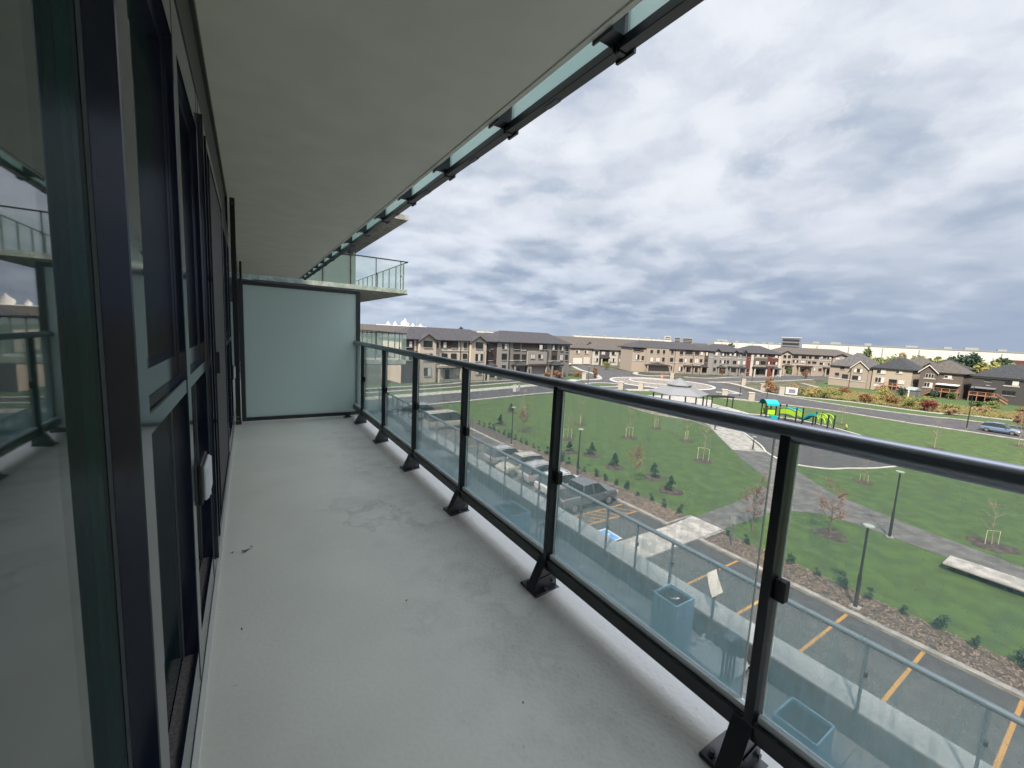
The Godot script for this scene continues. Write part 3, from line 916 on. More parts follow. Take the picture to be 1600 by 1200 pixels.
func make_terrace() -> void:
	var s := nst(); bx(s, -0.26, 7.24, EY + TF - 0.3, EY + TF, -28.0, 15.0)
	var fl := struct("terrace_floor", s, M.paver, "pale concrete terrace two storeys below the balcony")
	# paver joints are real: slabs laid proud of the bed near the parapet
	s = nst()
	var pm := []
	for k in 3:
		var q := nst(); cbox(q, Vector3(0, 0.012 + 0.002 * k, 0), Vector3(0.595, 0.024, 0.595), 0.004)
		pm.append(q.commit())
	for i in 40:
		for j in 5:
			var o := MeshInstance3D.new()
			o.mesh = pm[rng.randi() % 3]
			o.set_surface_override_material(0, M.paver)
			o.name = "paver"
			o.position = R(6.92 - 0.6 * j, TF, 1.7 - 0.6 * i)
			fl.add_child(o, true)
	var p := thing("parapet_wall", "dark terrace parapet with a broad pale metal cap above the parking lot", "wall", R(7.5, TF, 0))
	s = nst(); bx(s, -0.27, 0.26, 0.0 - (EY + TF), 0.46, -28.0, 15.0)
	obj("wall", s, M.parapet_dark, p)
	for k in 14:
		s = nst(); cbox(s, Vector3(0.005, 0.48, 13.5 - 3.0 * k), Vector3(0.56, 0.04, 2.996), 0.004)
		obj("cap", s, M.cap, p)
	var t := thing("terrace_railing", "blue grey round topped railing with glass along the terrace parapet below", "railing", R(7.23, PC, 0))
	s = nst(); rod(s, Vector3(0, 1.06, 14), Vector3(0, 1.06, -27.6), 0.045, 16); obj("handrail", s, M.terrace_rail, t)
	s = nst(); cbox(s, Vector3(0, 0.45, 0), Vector3(0.05, 1.2, 0.03), 0.002); var pmesh := s.commit()
	s = nst(); cbox(s, Vector3(0.0, 0.58, 0.03), Vector3(0.04, 0.07, 0.04), 0.004); var cmesh := s.commit()
	var zs := [2.4, 1.45, 0.42, -0.55, -1.68, -2.93, -3.89, -4.85, -5.75, -6.66, -7.60, -8.55, -9.45, -10.36, -11.4, -12.4, -13.4, -14.4, -15.4, -16.4, -17.4, -18.4, -19.4, -20.4, -21.4, -22.4, -23.4, -24.4, -25.4, -26.4, -27.4]
	for z in zs:
		var o := MeshInstance3D.new(); o.mesh = pmesh; o.set_surface_override_material(0, M.terrace_rail); o.name = "post"; o.position = Vector3(0, 0, z); t.add_child(o, true)
		var c := MeshInstance3D.new(); c.mesh = cmesh; c.set_surface_override_material(0, M.black); c.name = "glass_clip"; o.add_child(c, true)
	for i in zs.size() - 1:
		s = nst(); bx(s, 0.022, 0.032, 0.12, 1.0, zs[i + 1] + 0.03, zs[i] - 0.03)
		obj("glass_panel", s, M.glass, t)
	# planters
	for k in 3:
		var c: Vector3 = [R(6.485, TF + 0.024, -4.225), R(6.37, TF + 0.024, -2.0), R(6.3, TF + 0.024, -9.4)][k]
		var sz: Vector3 = [Vector3(0.53, 0.98, 0.51), Vector3(0.56, 0.48, 0.54), Vector3(0.6, 0.62, 0.9)][k]
		var l: String = ["tall blue grey square planter on the terrace with a white scrap on its soil", "low blue grey planter box nearest below the railing", "farther blue grey planter box on the terrace beyond the tall one"][k]
		var pl := thing("planter_box", l, "planter", c)
		s = nst()
		var w := 0.022
		for q in [[-1, 0], [1, 0], [0, -1], [0, 1]]:
			var cc := Vector3(q[0] * (sz.x / 2 - w / 2), sz.y / 2, q[1] * (sz.z / 2 - w / 2))
			cbox(s, cc, Vector3(w if q[0] else sz.x - 0.001, sz.y, w if q[1] else sz.z - 2 * w - 0.001), 0.003)
		obj("box_wall", s, M.planter, pl)
		s = nst(); bx(s, -sz.x / 2 + w, sz.x / 2 - w, 0.02, sz.y - 0.07, -sz.z / 2 + w, sz.z / 2 - w)
		obj("soil", s, M.soil, pl)
	var s2 := nst()
	var prev := Vector3(-0.09, 0.0, -0.05)
	for k in 7:
		var a := k / 6.0 * 2.6
		var nx := Vector3(-0.09 * cos(a), 0.03 * sin(a * 1.3), 0.10 * sin(a) - 0.05)
		if k: quad(s2, prev + Vector3(0, 0, 0.018), nx + Vector3(0.01, 0.004, 0.022), nx - Vector3(0.0, -0.014, 0.012), prev - Vector3(0, -0.01, 0.012))
		prev = nx
	var sc := obj("paper_scrap", s2, M.paper)
	sc.position = R(6.50, TF + 0.98 - 0.045, -4.2)
	tag(sc, "curled white scrap lying on the soil of the tall planter", "scrap")
	# slatted bollards
	for k in 2:
		var bp: Vector3 = [R(6.6, TF + 0.024, -3.2), R(6.25, TF + 0.024, -8.0)][k]
		var bo := thing("slatted_bollard", ["dark slatted bollard standing between the tall and the low planter", "dark slatted bollard on the terrace beyond the tall planter"][k], "bollard", bp)
		s = nst(); cbox(s, Vector3(0, 0.80, 0), Vector3(0.25, 0.03, 0.17), 0.004); obj("top_plate", s, M.terrace_rail, bo)
		for i in 4:
			s = nst(); cbox(s, Vector3(-0.095 + 0.063 * i, 0.39, 0.055 if i % 2 else -0.03), Vector3(0.032, 0.79, 0.032), 0.003); obj("slat", s, M.steel, bo)
		s = nst(); cbox(s, Vector3(0, 0.012, 0), Vector3(0.25, 0.024, 0.17), 0.003); obj("base_plate", s, M.steel, bo)
	# patio table and stool
	for k in 2:
		var tp: Vector3 = [R(6.15, TF + 0.024, -14.7), R(6.45, TF + 0.024, -13.1)][k]
		var w: float = [0.95, 0.55][k]
		var hh: float = [0.74, 0.52][k]
		var ta := thing("patio_table", ["larger pale patio table toward the far end of the terrace", "small low patio table beside the larger one"][k], "table", tp)
		s = nst(); cbox(s, Vector3(0, hh, 0), Vector3(w, 0.03, w), 0.006); obj("tabletop", s, M.cap, ta)
		for q in [[-1, -1], [1, -1], [-1, 1], [1, 1]]:
			s = nst(); rod(s, Vector3(q[0] * w * 0.42, 0, q[1] * w * 0.42), Vector3(q[0] * w * 0.40, hh - 0.015, q[1] * w * 0.40), 0.016, 8); obj("leg", s, M.steel, ta)
	# crumpled sheet of plastic
	s = nst()
	var f := FastNoiseLite.new(); f.seed = 44; f.frequency = 1.9; f.fractal_octaves = 3
	var g := func(i: int, j: int) -> Vector3:
		var x := 0.62 * i / 22.0 + 0.08 * f.get_noise_2d(j * 0.11, 3.0)
		var z := 0.9 * j / 30.0
		return Vector3(x, maxf(0.003, 0.05 + 0.17 * absf(f.get_noise_2d(x * 1.4 + 5, z * 0.9)) - 0.08 * sin(z * 4.0) - 0.1 * (1.0 - i / 22.0)), z)
	for i in 22:
		for j in 30:
			quad(s, g.call(i, j + 1), g.call(i + 1, j + 1), g.call(i + 1, j), g.call(i, j))
	var tp2 := obj("plastic_sheet", s, M.tarp)
	tp2.position = R(6.58, TF + 0.03, -4.0)
	tag(tp2, "crumpled pale plastic sheet heaped between the tall planter and parapet", "plastic sheet")
	# notice tied to the railing
	s = nst()
	# four corners (height, along), bowed a little outwards
	var pc := [Vector2(0.0, 0.0), Vector2(0.18, 0.18), Vector2(-0.21, 0.32), Vector2(-0.41, 0.15)]
	var pat := func(u: float, v: float) -> Vector3:
		var q: Vector2 = pc[0].lerp(pc[1], u).lerp(pc[3].lerp(pc[2], u), v)
		return Vector3(-0.02 - 0.03 * sin(v * 3.0 + u), q.x, q.y)
	for i in 4:
		for j in 6:
			quad(s, pat.call(i / 4.0, (j + 1) / 6.0), pat.call((i + 1) / 4.0, (j + 1) / 6.0), pat.call((i + 1) / 4.0, j / 6.0), pat.call(i / 4.0, j / 6.0))
	var no := obj("paper_notice", s, M.paper)
	no.position = R(7.19, -4.27, -4.04)
	tag(no, "white paper notice hanging from the terrace railing behind the tall planter", "notice")
	for k in 3:
		s = nst(); quad(s, Vector3(-0.06, 0.004, 0.03), Vector3(0.05, 0.02, 0.06), Vector3(0.07, 0.006, -0.02), Vector3(-0.04, 0.03, -0.04))
		var o := obj("paper_scrap", s, M.paper)
		o.position = R([6.42, 6.2, 6.75][k], TF + 0.03, [-5.35, -4.9, -6.9][k])
		o.rotation.y = k * 1.3
		tag(o, ["white scrap on the terrace floor left of the tall planter", "thin pale scrap on the terrace close to the tall planter's foot", "small pale scrap by the parapet farther along the terrace"][k], "scrap")

func wing_rail(y: float, label: String) -> void:
	var t := thing("wing_railing", label, "railing", R(5.68, y, -17.3))
	var s := nst()
	rod(s, Vector3(-5.5, 1.33, 0), Vector3(0, 1.33, 0), 0.025, 10)
	rod(s, Vector3(0, 1.33, 0), Vector3(0, 1.33, -10), 0.025, 10)
	obj("handrail", s, M.rail_metal, t)
	s = nst()
	bx(s, -5.5, 0.01, 0.0, 0.03, -0.02, 0.02); bx(s, -0.02, 0.02, 0.0, 0.03, -10, -0.021)
	obj("bottom_rail", s, M.metal, t)
	for k in 6:
		s = nst(); cbox(s, Vector3(-0.28 - 1.0 * k, 0.74, -0.05), Vector3(0.03, 1.17, 0.05), 0.003)
		var p := obj("post", s, M.metal, t)
		s = nst(); cbox(s, Vector3(-0.28 - 1.0 * k, 0.72, 0.0), Vector3(0.04, 0.07, 0.05), 0.004); obj("glass_clip", s, M.black, p)
		s = nst(); bx(s, -0.27 - 1.0 * k - 0.97, -0.27 - 1.0 * k - 0.02, 0.03, 1.29, -0.006, 0.006); obj("glass_panel", s, M.tint_glass, t)
	s = nst(); bx(s, -0.25, 0.0, 0.03, 1.29, -0.006, 0.006); obj("glass_panel", s, M.tint_glass, t)
	for k in 9:
		s = nst(); cbox(s, Vector3(-0.05, 0.74, -0.42 - 1.05 * k), Vector3(0.05, 1.17, 0.03), 0.003); obj("post", s, M.metal, t)
		s = nst(); bx(s, -0.006, 0.006, 0.03, 1.29, -0.42 - 1.05 * (k + 1) + 0.02, -0.42 - 1.05 * k - 0.02); obj("glass_panel", s, M.tint_glass, t)

func make_wing() -> void:
	var b := thing("building_wing", "projecting wing of the apartment block beyond the frosted screen", "building", R(0, -EY, -17.3))
	var E := EY
	var s := nst()
	bx(s, -0.2, 4.48, E - 5.6, E + 4.9, -20.0, -4.2)
	obj("wall", s, M.wing_wall, b)
	for y in [4.41, 1.41, -1.55, -4.5]:
		s = nst(); bx(s, -0.19, 5.67, E + y, E + y + 0.2, -12.0, -0.012)
		obj("balcony_slab", s, M.slab_edge, b)
		s = nst(); bx(s, 1.9, 4.2, E + y + 0.21, E + y + 2.6, -4.2, -4.12)
		var d := obj("balcony_door", s, M.trim_dark, b)
		for k in 2:
			s = nst(); bx(s, 2.0 + 1.1 * k, 3.02 + 1.1 * k, E + y + 0.3, E + y + 2.5, -4.119, -4.10)
			obj("pane", s, M.dark_glass, d)
		s = nst(); cbox(s, Vector3(4.36, E + y + 2.0, -4.08), Vector3(0.10, 0.16, 0.10), 0.02)
		obj("wall_lamp", s, M.white_plastic, b)
		s = nst(); bx(s, 4.481, 4.55, E + y + 0.21, E + y + 2.6, -10.0, -5.6)
		obj("side_window", s, M.dark_glass, b)
	s = nst(); bx(s, 1.6, 5.9, 0.0, E - 5.25, -17.0, -10.7)
	obj("podium", s, M.parapet_dark, b)
	s = nst(); cbox(s, Vector3(3.75, E - 5.23, -13.85), Vector3(4.4, 0.06, 6.4), 0.01)
	obj("podium_cap", s, M.cap, b)
	wing_rail(1.41, "upper glass railing round the corner balcony of the far wing")
	wing_rail(-1.55, "lower glass railing of the far wing just above this balcony's handrail")

# ---------- ground ----------
func flat(called: String, poly: Array, y: float, m: Material, label := "", parent: Node = null) -> MeshInstance3D:
	var s := nst()
	sheet(s, poly, y)
	if parent: return obj(called, s, m, parent)
	return struct(called, s, m, label)

func make_ground() -> void:
	flat("ground", V([-1500, 800, 2200, 800, 2200, -2400, -1500, -2400]), 0.0, M.ground, "flat land reaching to the horizon")
	flat("park_grass", V([24.3, 60, 101, 60, 101.6, -10, 101, -23, 101.6, -36, 97.5, -46, 93.3, -56, 92, -63, 86, -67.5, 79.5, -70.4, 74, -71.6, 57, -70.9, 35, -66.3, 24.3, -64]), 0.006, M.grass, "mown green lawn of the park")
	# parking lot
	var lot := flat("parking_lot", V([7.8, 30, 24.1, 30, 24.1, -64, 7.8, -64]), 0.008, M.asphalt, "dark asphalt parking lot between the building and the lawn")
	for z in [9.7, 7.0, 4.3, 1.6, -1.1, -3.8, -6.5, -9.15, -11.8, -19.35, -20.75, -23.45, -26.15, -28.85, -31.55, -34.25, -36.95, -39.65, -42.35, -45.05, -47.75, -50.45, -53.15]:
		flat("parking_line", V([18.5, z - 0.065, 24.0, z - 0.065, 24.0, z + 0.065, 18.5, z + 0.065]), 0.013, M.yellow_paint, "", lot)
	for k in 7:
		var x := 18.7 + 0.8 * k
		if k < 6: flat("hatch_line", V([x, -20.66, x + 0.14, -20.66, minf(x + 1.3, 23.98), -19.44, minf(x + 1.16, 23.85), -19.44]), 0.013, M.yellow_paint, "", lot)
	flat("accessible_sign_border", V([18.2, -18.42, 19.85, -18.42, 19.85, -16.9, 18.2, -16.9]), 0.013, M.white_paint, "", lot)
	flat("accessible_sign", V([18.3, -18.32, 19.72, -18.32, 19.72, -17.0, 18.3, -17.0]), 0.018, M.blue_paint, "", lot)
	var s := nst()
	sheet(s, circle(Vector2(19.45, -17.72), 0.1, 12), 0.023)
	for seg in [[19.33, -17.7, 18.98, -17.66], [18.98, -17.66, 18.95, -17.36], [19.18, -17.68, 19.16, -17.42], [18.95, -17.36, 18.62, -17.28]]:
		strip(s, [Vector2(seg[0], seg[1]), Vector2(seg[2], seg[3])], -0.045, 0.045, 0.023, 0.023)
	var arc := []
	for k in 12: arc.append(Vector2(18.82, -17.7) + Vector2(cos(0.3 + k * 0.4), sin(0.3 + k * 0.4)) * 0.28)
	strip(s, arc, -0.04, 0.04, 0.0235, 0.0235)
	obj("wheelchair_symbol", s, M.white_paint, lot)
	mk("oil_stain", lin(0.028, 0.028, 0.03), 0.7)
	for k in 14:
		var c := Vector2(rng.randf_range(18.8, 22.8), [-2.4, -5.2, -7.9, -10.4, -5.0, -13.0, 0.3, -22.0, -30.0, -8.2, -2.2, -36.0, -10.7, -27.4][k] + rng.randf_range(-0.5, 0.5))
		var q := []
		var r0 := rng.randf_range(0.08, 0.3)
		for i in 14:
			var a := TAU * i / 14.0
			q.append(c + Vector2(cos(a) * 1.4, sin(a)) * r0 * rng.randf_range(0.7, 1.25))
		flat("oil_stain", q, 0.0105, M.oil_stain, "", lot)
	for k in 5:
		# sealed cracks wander across the bays
		var q := []
		var z0: float = [-1.9, -7.4, -10.2, -4.6, -12.6][k]
		for i in 10: q.append(Vector2(8.5 + 1.65 * i, z0 + 0.35 * sin(i * 1.7 + k) + rng.randf_range(-0.12, 0.12)))
		s = nst(); strip(s, q, -0.025, 0.025, 0.0115, 0.0115)
		obj("sealed_crack", s, M.oil_stain, lot)
	# kerb, mulch bed, sidewalk
	for q in [[30.0, -14.4], [-16.75, -64.0]]:
		s = nst()
		var z: float = q[0]
		bx(s, 24.05, 24.38, 0.0, 0.14, q[1], z)
		struct("parking_curb", s, M.curb, "concrete kerb along the parking lot")
		flat("mulch_bed", V([24.38, z, 26.75, z, 26.75, q[1], 24.38, q[1]]), 0.012, M.mulch, "strip of bark mulch beside the kerb")
	s = nst(); bx(s, 7.8, 24.4, 0.0, 0.10, -16.6, -14.5); sheet(s, V([24.4, -16.6, 27.0, -16.8, 27.0, -14.5, 24.4, -14.5]), 0.104)
	struct("concrete_walk", s, M.concrete, "pale raised concrete walk crossing the parking lot")
	s = nst(); bx(s, 24.38, 27.0, 0.0, 0.10, -16.98, -16.82); bx(s, 24.38, 27.0, 0.0, 0.10, -14.48, -14.3)
	struct("walk_edging", s, M.curb, "edging on both sides of the concrete walk")
	var chip := BoxMesh.new(); chip.size = Vector3(0.08, 0.02, 0.03)
	var mm := MultiMesh.new()
	mm.transform_format = MultiMesh.TRANSFORM_3D
	mm.mesh = chip
	mm.instance_count = 9000
	for i in 9000:
		var z := rng.randf_range(-40.0, 2.0)
		if z > -17.0 and z < -14.2: z -= 3.2
		var bb := Basis.from_euler(Vector3(rng.randf_range(-0.5, 0.5), rng.randf() * TAU, rng.randf_range(-0.5, 0.5))) * Basis.from_scale(Vector3.ONE * rng.randf_range(0.5, 1.5))
		mm.set_instance_transform(i, Transform3D(bb, Vector3(rng.randf_range(24.42, 26.85), 0.025, z)))
	var mi := MultiMeshInstance3D.new()
	mi.multimesh = mm
	mi.material_override = M.chip
	mi.name = "bark_chips"
	add_child(mi)
	tag(mi, "loose bark chips strewn over the mulch bed", "bark chips", "", "stuff")
	# park paths and play area
	flat("park_path", V([26.9, -16.7, 33.7, -16.9, 41.2, -18.1, 45.9, -23.4, 49.1, -26.3, 52.2, -24.0, 50.3, -21.8, 47.2, -18.3, 43.4, -14.1, 41.3, -9.0, 39.6, -2.8, 38.5, 8.0, 38.0, 40.0, 34.9, 40.0, 35.4, 8.0, 36.6, -4.5, 37.4, -10.0, 37.0, -12.6, 34.5, -14.4, 26.9, -14.6]), 0.014, M.path_asphalt, "grey asphalt path curving across the lawn")
	flat("plaza", V([49.1, -26.3, 59.3, -35.7, 60.6, -40, 59, -46, 61, -53, 66, -60, 78, -63, 86, -60, 88, -53, 83, -50, 82, -46, 79, -40, 72, -38, 66, -36, 61, -31.6, 52.2, -24.0]), 0.016, M.concrete, "pale concrete plaza round the gazebo")
	s = nst(); strip(s, smooth_line(V([62, -56, 60.4, -52, 59.1, -46, 60.7, -40, 58.8, -35.4])), -0.25, 0.25, 0.0, 0.42)
	struct("seat_wall", s, M.concrete, "low white curved wall at the edge of the plaza")
	var play := smooth_line(V([52.2, -24.0, 49.8, -20.6, 51.5, -17.6, 54.1, -16.5, 58.2, -14.9, 64, -14.2, 72, -17, 77, -22, 80.5, -28, 81.5, -34, 78, -39.5, 72, -38.4, 66, -36, 61, -31.6, 55.4, -26.3, 52.2, -24.0]))
	flat("play_surface", play.slice(0, -1), 0.02, M.rubber, "dark rubber play surface")
	s = nst(); strip(s, play, -0.09, 0.09, 0.0, 0.10)
	struct("play_edging", s, M.white_stone, "thin white kerb round the play surface")
	# streets
	flat("north_street", V([-60, -52, 27, -65.9, 57, -72.4, 76, -73.6, 86, -71, 94, -83, 90, -91.5, 78, -89.5, 47.3, -79.2, 27.8, -74.8, -60, -56]), 0.01, M.road, "street beyond the lawn")
	flat("east_street", V([103.2, 60, 103.1, -10, 102.4, -23, 103, -35.6, 98.9, -46.3, 95.2, -56, 94.3, -65, 104, -72, 118, -62, 117.7, -54, 115.0, -37, 117.1, -23.9, 121.2, -11.9, 126, 60]), 0.012, M.road, "street along the far side of the park")
	flat("roundabout", circle(Vector2(105.5, -80.5), 22.5, 48), 0.015, M.road, "asphalt roundabout")
	flat("roundabout_apron", circle(Vector2(105.5, -80.5), 14.8, 48), 0.02, M.stone_apron, "paved apron of the roundabout")
	s = nst(); strip(s, circle(Vector2(105.5, -80.5), 14.8, 48) + [Vector2(120.3, -80.5)], -0.35, 0.35, 0.0, 0.12)
	struct("apron_curb", s, M.white_stone, "pale kerb round the roundabout apron")
	s = nst(); strip(s, circle(Vector2(107, -84), 7.5, 36) + [Vector2(114.5, -84)], -0.2, 0.2, 0.0, 0.14)
	struct("island_curb", s, M.white_stone, "inner kerb of the roundabout island")
	flat("northeast_road", V([118, -76, 131, -76, 146, -75, 165, -74, 197, -74.5, 260, -74, 260, -82, 224, -84.5, 206, -90, 189, -85.4, 162, -87.5, 142, -86, 128, -90, 118, -92]), 0.011, M.road, "road in front of the townhouses")
	flat("northwest_road", V([94, -90, 103, -112, 122, -137, 130, -141, 126, -110, 119, -104, 112, -99]), 0.0115, M.road, "road leading away between the houses")
	# white concrete walks, kerbs and ramps
	var walks := [
		[V([-60, -58, 28.3, -75.9, 48.4, -80.5, 62, -84, 74, -88, 82, -92]), 1.5, "broad pale sidewalk along the north street"],
		[V([-60, -64, 30.8, -82.6, 40.7, -85.0, 60, -90, 76, -97]), 0.55, "narrow kerb line behind the north sidewalk"],
		[V([-60, -70, 32.7, -87.9, 44, -91.4, 66, -95]), 0.5, "thin walk in front of the cream townhouses"],
		[V([94.4, -66, 87, -69.8, 79.9, -72, 73.5, -73.0, 57, -71.9, 35, -67.2, 25.5, -65.3]), 0.35, "kerb between the lawn and the north street"],
		[V([102.6, 60, 102.6, -10, 101.9, -23, 102.5, -35.6, 98.4, -46.3, 94.7, -56, 93.7, -65]), 0.3, "kerb between the lawn and the east street"],
		[V([126.6, 60, 121.6, -11.9, 117.5, -23.9, 115.4, -36.8, 117.9, -53]), 0.35, "far kerb of the east street"],
		[V([138, 60, 132.9, -13.6, 126.0, -25.7, 125.6, -40.4, 119, -54.5, 127.5, -66, 133, -74]), 0.75, "sidewalk beyond the east street"],
		[V([129, -78.4, 146, -76.6, 165, -75.6, 197, -76]), 0.5, "kerb below the northeast road"],
		[V([135, -93, 142, -87.5, 162, -89, 189, -86.6, 206, -91.5, 224, -86]), 0.6, "walk in front of the brick townhouses"],
		[V([83, -91.6, 90, -91.6, 96, -97, 103, -107, 108, -119, 117, -134]), 0.8, "pale walk round the northwest corner"],
		[V([129, -110, 121, -103.5, 122, -98, 132, -96.5]), 0.9, "pale ramp by the corner townhouse"],
		[V([92.8, -63, 94.7, -55, 97.6, -49]), 1.1, "pale sidewalk by the park's far corner"],
		[V([80, -71, 86, -68.5, 91.5, -64]), 1.4, "sidewalk bending round the park corner"],
		[V([76, -78.5, 82, -76.6, 88, -80.5, 84, -84.5, 77, -83, 76, -78.5]), 0.45, "kerb of the western splitter island"],
		[V([104, -61.8, 108, -58, 112, -64]), 0.8, "pale splitter island on the east street"],
		[V([128, -79, 134, -75.2, 128, -67, 119, -56.5]), 0.9, "curved walk at the east corner"]]
	for w in walks:
		s = nst(); strip(s, smooth_line(w[0], 4), -w[1], w[1], 0.0, 0.10 + 0.003 * rng.randi_range(0, 6))
		struct("sidewalk", s, M.concrete, w[2])
	flat("verge_grass", V([-60, -59.5, 28, -77.4, 48, -82, 62, -85.5, 60, -89, 40.7, -84.4, 30.8, -82.0, -60, -63]), 0.013, M.grass, "grass verge by the north sidewalk")
	flat("front_lawn", V([-60, -71, 32.7, -88.4, 44, -92, 66, -95.5, 88, -98, 88, -101, 33, -93.5, -60, -80]), 0.013, M.grass, "front lawns of the cream townhouses")
	flat("corner_lawn", V([83, -100, 98, -102, 96, -98, 90, -92.5, 84, -92.6, 79, -93.6]), 0.014, M.grass, "small lawn at the northwest corner")
	flat("splitter_grass", circle(Vector2(82, -80), 4.2, 20, 2.4, 0.6), 0.05, M.grass, "grass on the splitter island")
	flat("swale_grass", V([131, -76.6, 146, -76, 165, -74.9, 197, -75.2, 175, -66, 150, -58, 128, -50, 124, -55, 128.5, -66]), 0.013, M.meadow, "rough grass below the northeast road")
	flat("road_verge", V([127, 60, 122.2, -11.9, 118, -23.9, 116, -36.8, 118.4, -53, 124.6, -40.4, 125.2, -25.7, 132, -13.6, 137, 60]), 0.009, M.grass, "grass verge of the east street")
	flat("meadow_field", V([139, 60, 133.9, -13.6, 127, -25.7, 126.6, -40.4, 128, -50, 150, -58, 160, -57, 148, -24, 150, -8, 152, 60]), 0.010, M.meadow, "wild autumn meadow")
	flat("back_lawn", V([200, 60, 200, -72, 172, -66, 160, -57, 150, -35, 148.6, -24, 150.6, -8, 153, 60]), 0.011, M.grass, "lawns behind the detached houses")
	s = nst(); strip(s, smooth_line(V([144, -30.5, 146.5, -26.5, 149, -23.5, 147.6, -15, 148, -6, 150, 20])), -0.4, 0.4, 0.0, 0.35)
	struct("stone_edging", s, M.gravel, "line of pale stones below the house gardens")
	flat("gravel_patch", V([140, -45.5, 133, -44.5, 129, -40, 131, -37.5, 136, -40, 143, -43]), 0.016, M.gravel, "pale gravel washed across the meadow")
	flat("gravel_trail", V([143, -43, 150, -49, 160, -58, 172, -69, 171, -70, 158, -59.5, 148, -50.5, 140, -45.5]), 0.015, M.gravel, "gravel trail crossing the meadow")
	# pale slab of a bench at the path's edge
	var t := thing("concrete_bench", "long white concrete bench slab beside the grey path at the right", "bench", Vector3(35.1, 0, -2.2))
	s = nst(); cbox(s, Vector3(0.1, 0.42, -0.2), Vector3(1.7, 0.12, 5.9), 0.02); obj("seat", s, M.concrete, t)
	for k in 3:
		s = nst(); cbox(s, Vector3(0.1, 0.18, -2.4 + 2.2 * k), Vector3(0.9, 0.36, 0.5), 0.02); obj("support", s, M.curb, t)

# ---------- houses ----------
func window(b: Node3D, x0: float, y1: float, x1: float, y0: float, z: float, frame: Material, n := 0) -> void:
	var w := x1 - x0
	var h := y1 - y0
	if n == 0: n = clampi(roundi(w / 0.95), 1, 3)
	var f := cube("window", b, Vector3(x0 + w / 2, y0 + h / 2, z + 0.02), Vector3(w, h, 0.12), frame)
	# panes are set in local (unit) coordinates of the frame
	for k in n:
		var pw := 1.0 / n
		var m: Material = M.dark_glass if rng.randf() < 0.62 else M.blind
		cube("pane", f, Vector3(-0.5 + pw * (k + 0.5), 0, 0.42), Vector3(pw - 0.10 / w, 1.0 - 0.14 / h, 0.36), m)
	cube("sill", f, Vector3(0, -0.5 - 0.06 / h, 0.4), Vector3(1.0 + 0.12 / w, 0.1 / h, 1.4), M.white_stone)

func hip_roof(b: Node3D, x0: float, x1: float, z0: float, z1: float, y: float, ridge: float, m: Material, called := "roof") -> Node3D:
	# z0 front (greater), z1 back
	var o := 0.5
	var s := nst()
	var A := Vector3(x0 - o, y, z0 + o); var B := Vector3(x1 + o, y, z0 + o); var C := Vector3(x1 + o, y, z1 - o); var D := Vector3(x0 - o, y, z1 - o)
	var w := x1 - x0
	var d := z0 - z1
	var E: Vector3
	var F: Vector3
	if w >= d:
		var i := d * 0.5
		E = Vector3(x0 - o + i, ridge, (z0 + z1) / 2); F = Vector3(x1 + o - i, ridge, (z0 + z1) / 2)
		quad(s, A, B, F, E); quad(s, C, D, E, F); tri(s, B, C, F); tri(s, D, A, E)
	else:
		var i := w * 0.5
		E = Vector3((x0 + x1) / 2, ridge, z0 + o - i); F = Vector3((x0 + x1) / 2, ridge, z1 - o + i)
		tri(s, A, B, E); quad(s, B, C, F, E); tri(s, C, D, F); quad(s, D, A, E, F)
	quad(s, D, C, B, A)
	var r := obj(called, s, m, b)
	s = nst()
	bx(s, A.x, B.x, y - 0.24, y - 0.005, A.z - 0.12, A.z); bx(s, A.x, A.x + 0.12, y - 0.24, y - 0.005, D.z, A.z - 0.121); bx(s, B.x - 0.12, B.x, y - 0.24, y - 0.005, D.z, A.z - 0.121)
	obj("fascia", s, M.trim_dark, r)
	return r

func bay(b: Node3D, x0: float, x1: float, eave: float, peak: float, z: float, back: float, wall: Material, roof: Material, trim: Material) -> void:
	# a gabled bay standing z proud of the front; peak <= eave makes it flat
	var s := nst()
	var xm := (x0 + x1) / 2
	if peak > eave:
		prism(s, [Vector2(x0, 0), Vector2(x1, 0), Vector2(x1, eave), Vector2(xm, peak), Vector2(x0, eave)], Vector3(0, 0, 0.0), Vector3.RIGHT, Vector3.UP, Vector3(0, 0, z))
	else:
		bx(s, x0, x1, 0, eave, 0.0, z)
	obj("bay", s, wall, b)
	if peak > eave:
		s = nst()
		var o := 0.45
		var sl := (peak - eave) / (xm - x0)
		var L := Vector3(x0 - o, eave - sl * o + 0.12, z + o); var P := Vector3(xm, peak + 0.12, z + o); var Rr := Vector3(x1 + o, eave - sl * o + 0.12, z + o)
		var bk := Vector3(0, 0, -(z + o) - back)
		quad(s, L, P, P + bk, L + bk); quad(s, P, Rr, Rr + bk, P + bk)
		obj("gable_roof", s, roof, b)
		s = nst()
		var dn := Vector3(0, -0.3, 0)
		for q in [[L, P], [P, Rr]]:
			var a: Vector3 = q[0]
			var c: Vector3 = q[1]
			quad(s, a + dn, c + dn, c, a)
			quad(s, a + dn - Vector3(0, 0, 0.1), a - Vector3(0, 0, 0.1), c - Vector3(0, 0, 0.1), c + dn - Vector3(0, 0, 0.1))
			quad(s, a + dn, a + dn - Vector3(0, 0, 0.1), c + dn - Vector3(0, 0, 0.1), c + dn)
		obj("gable_trim", s, trim, b)

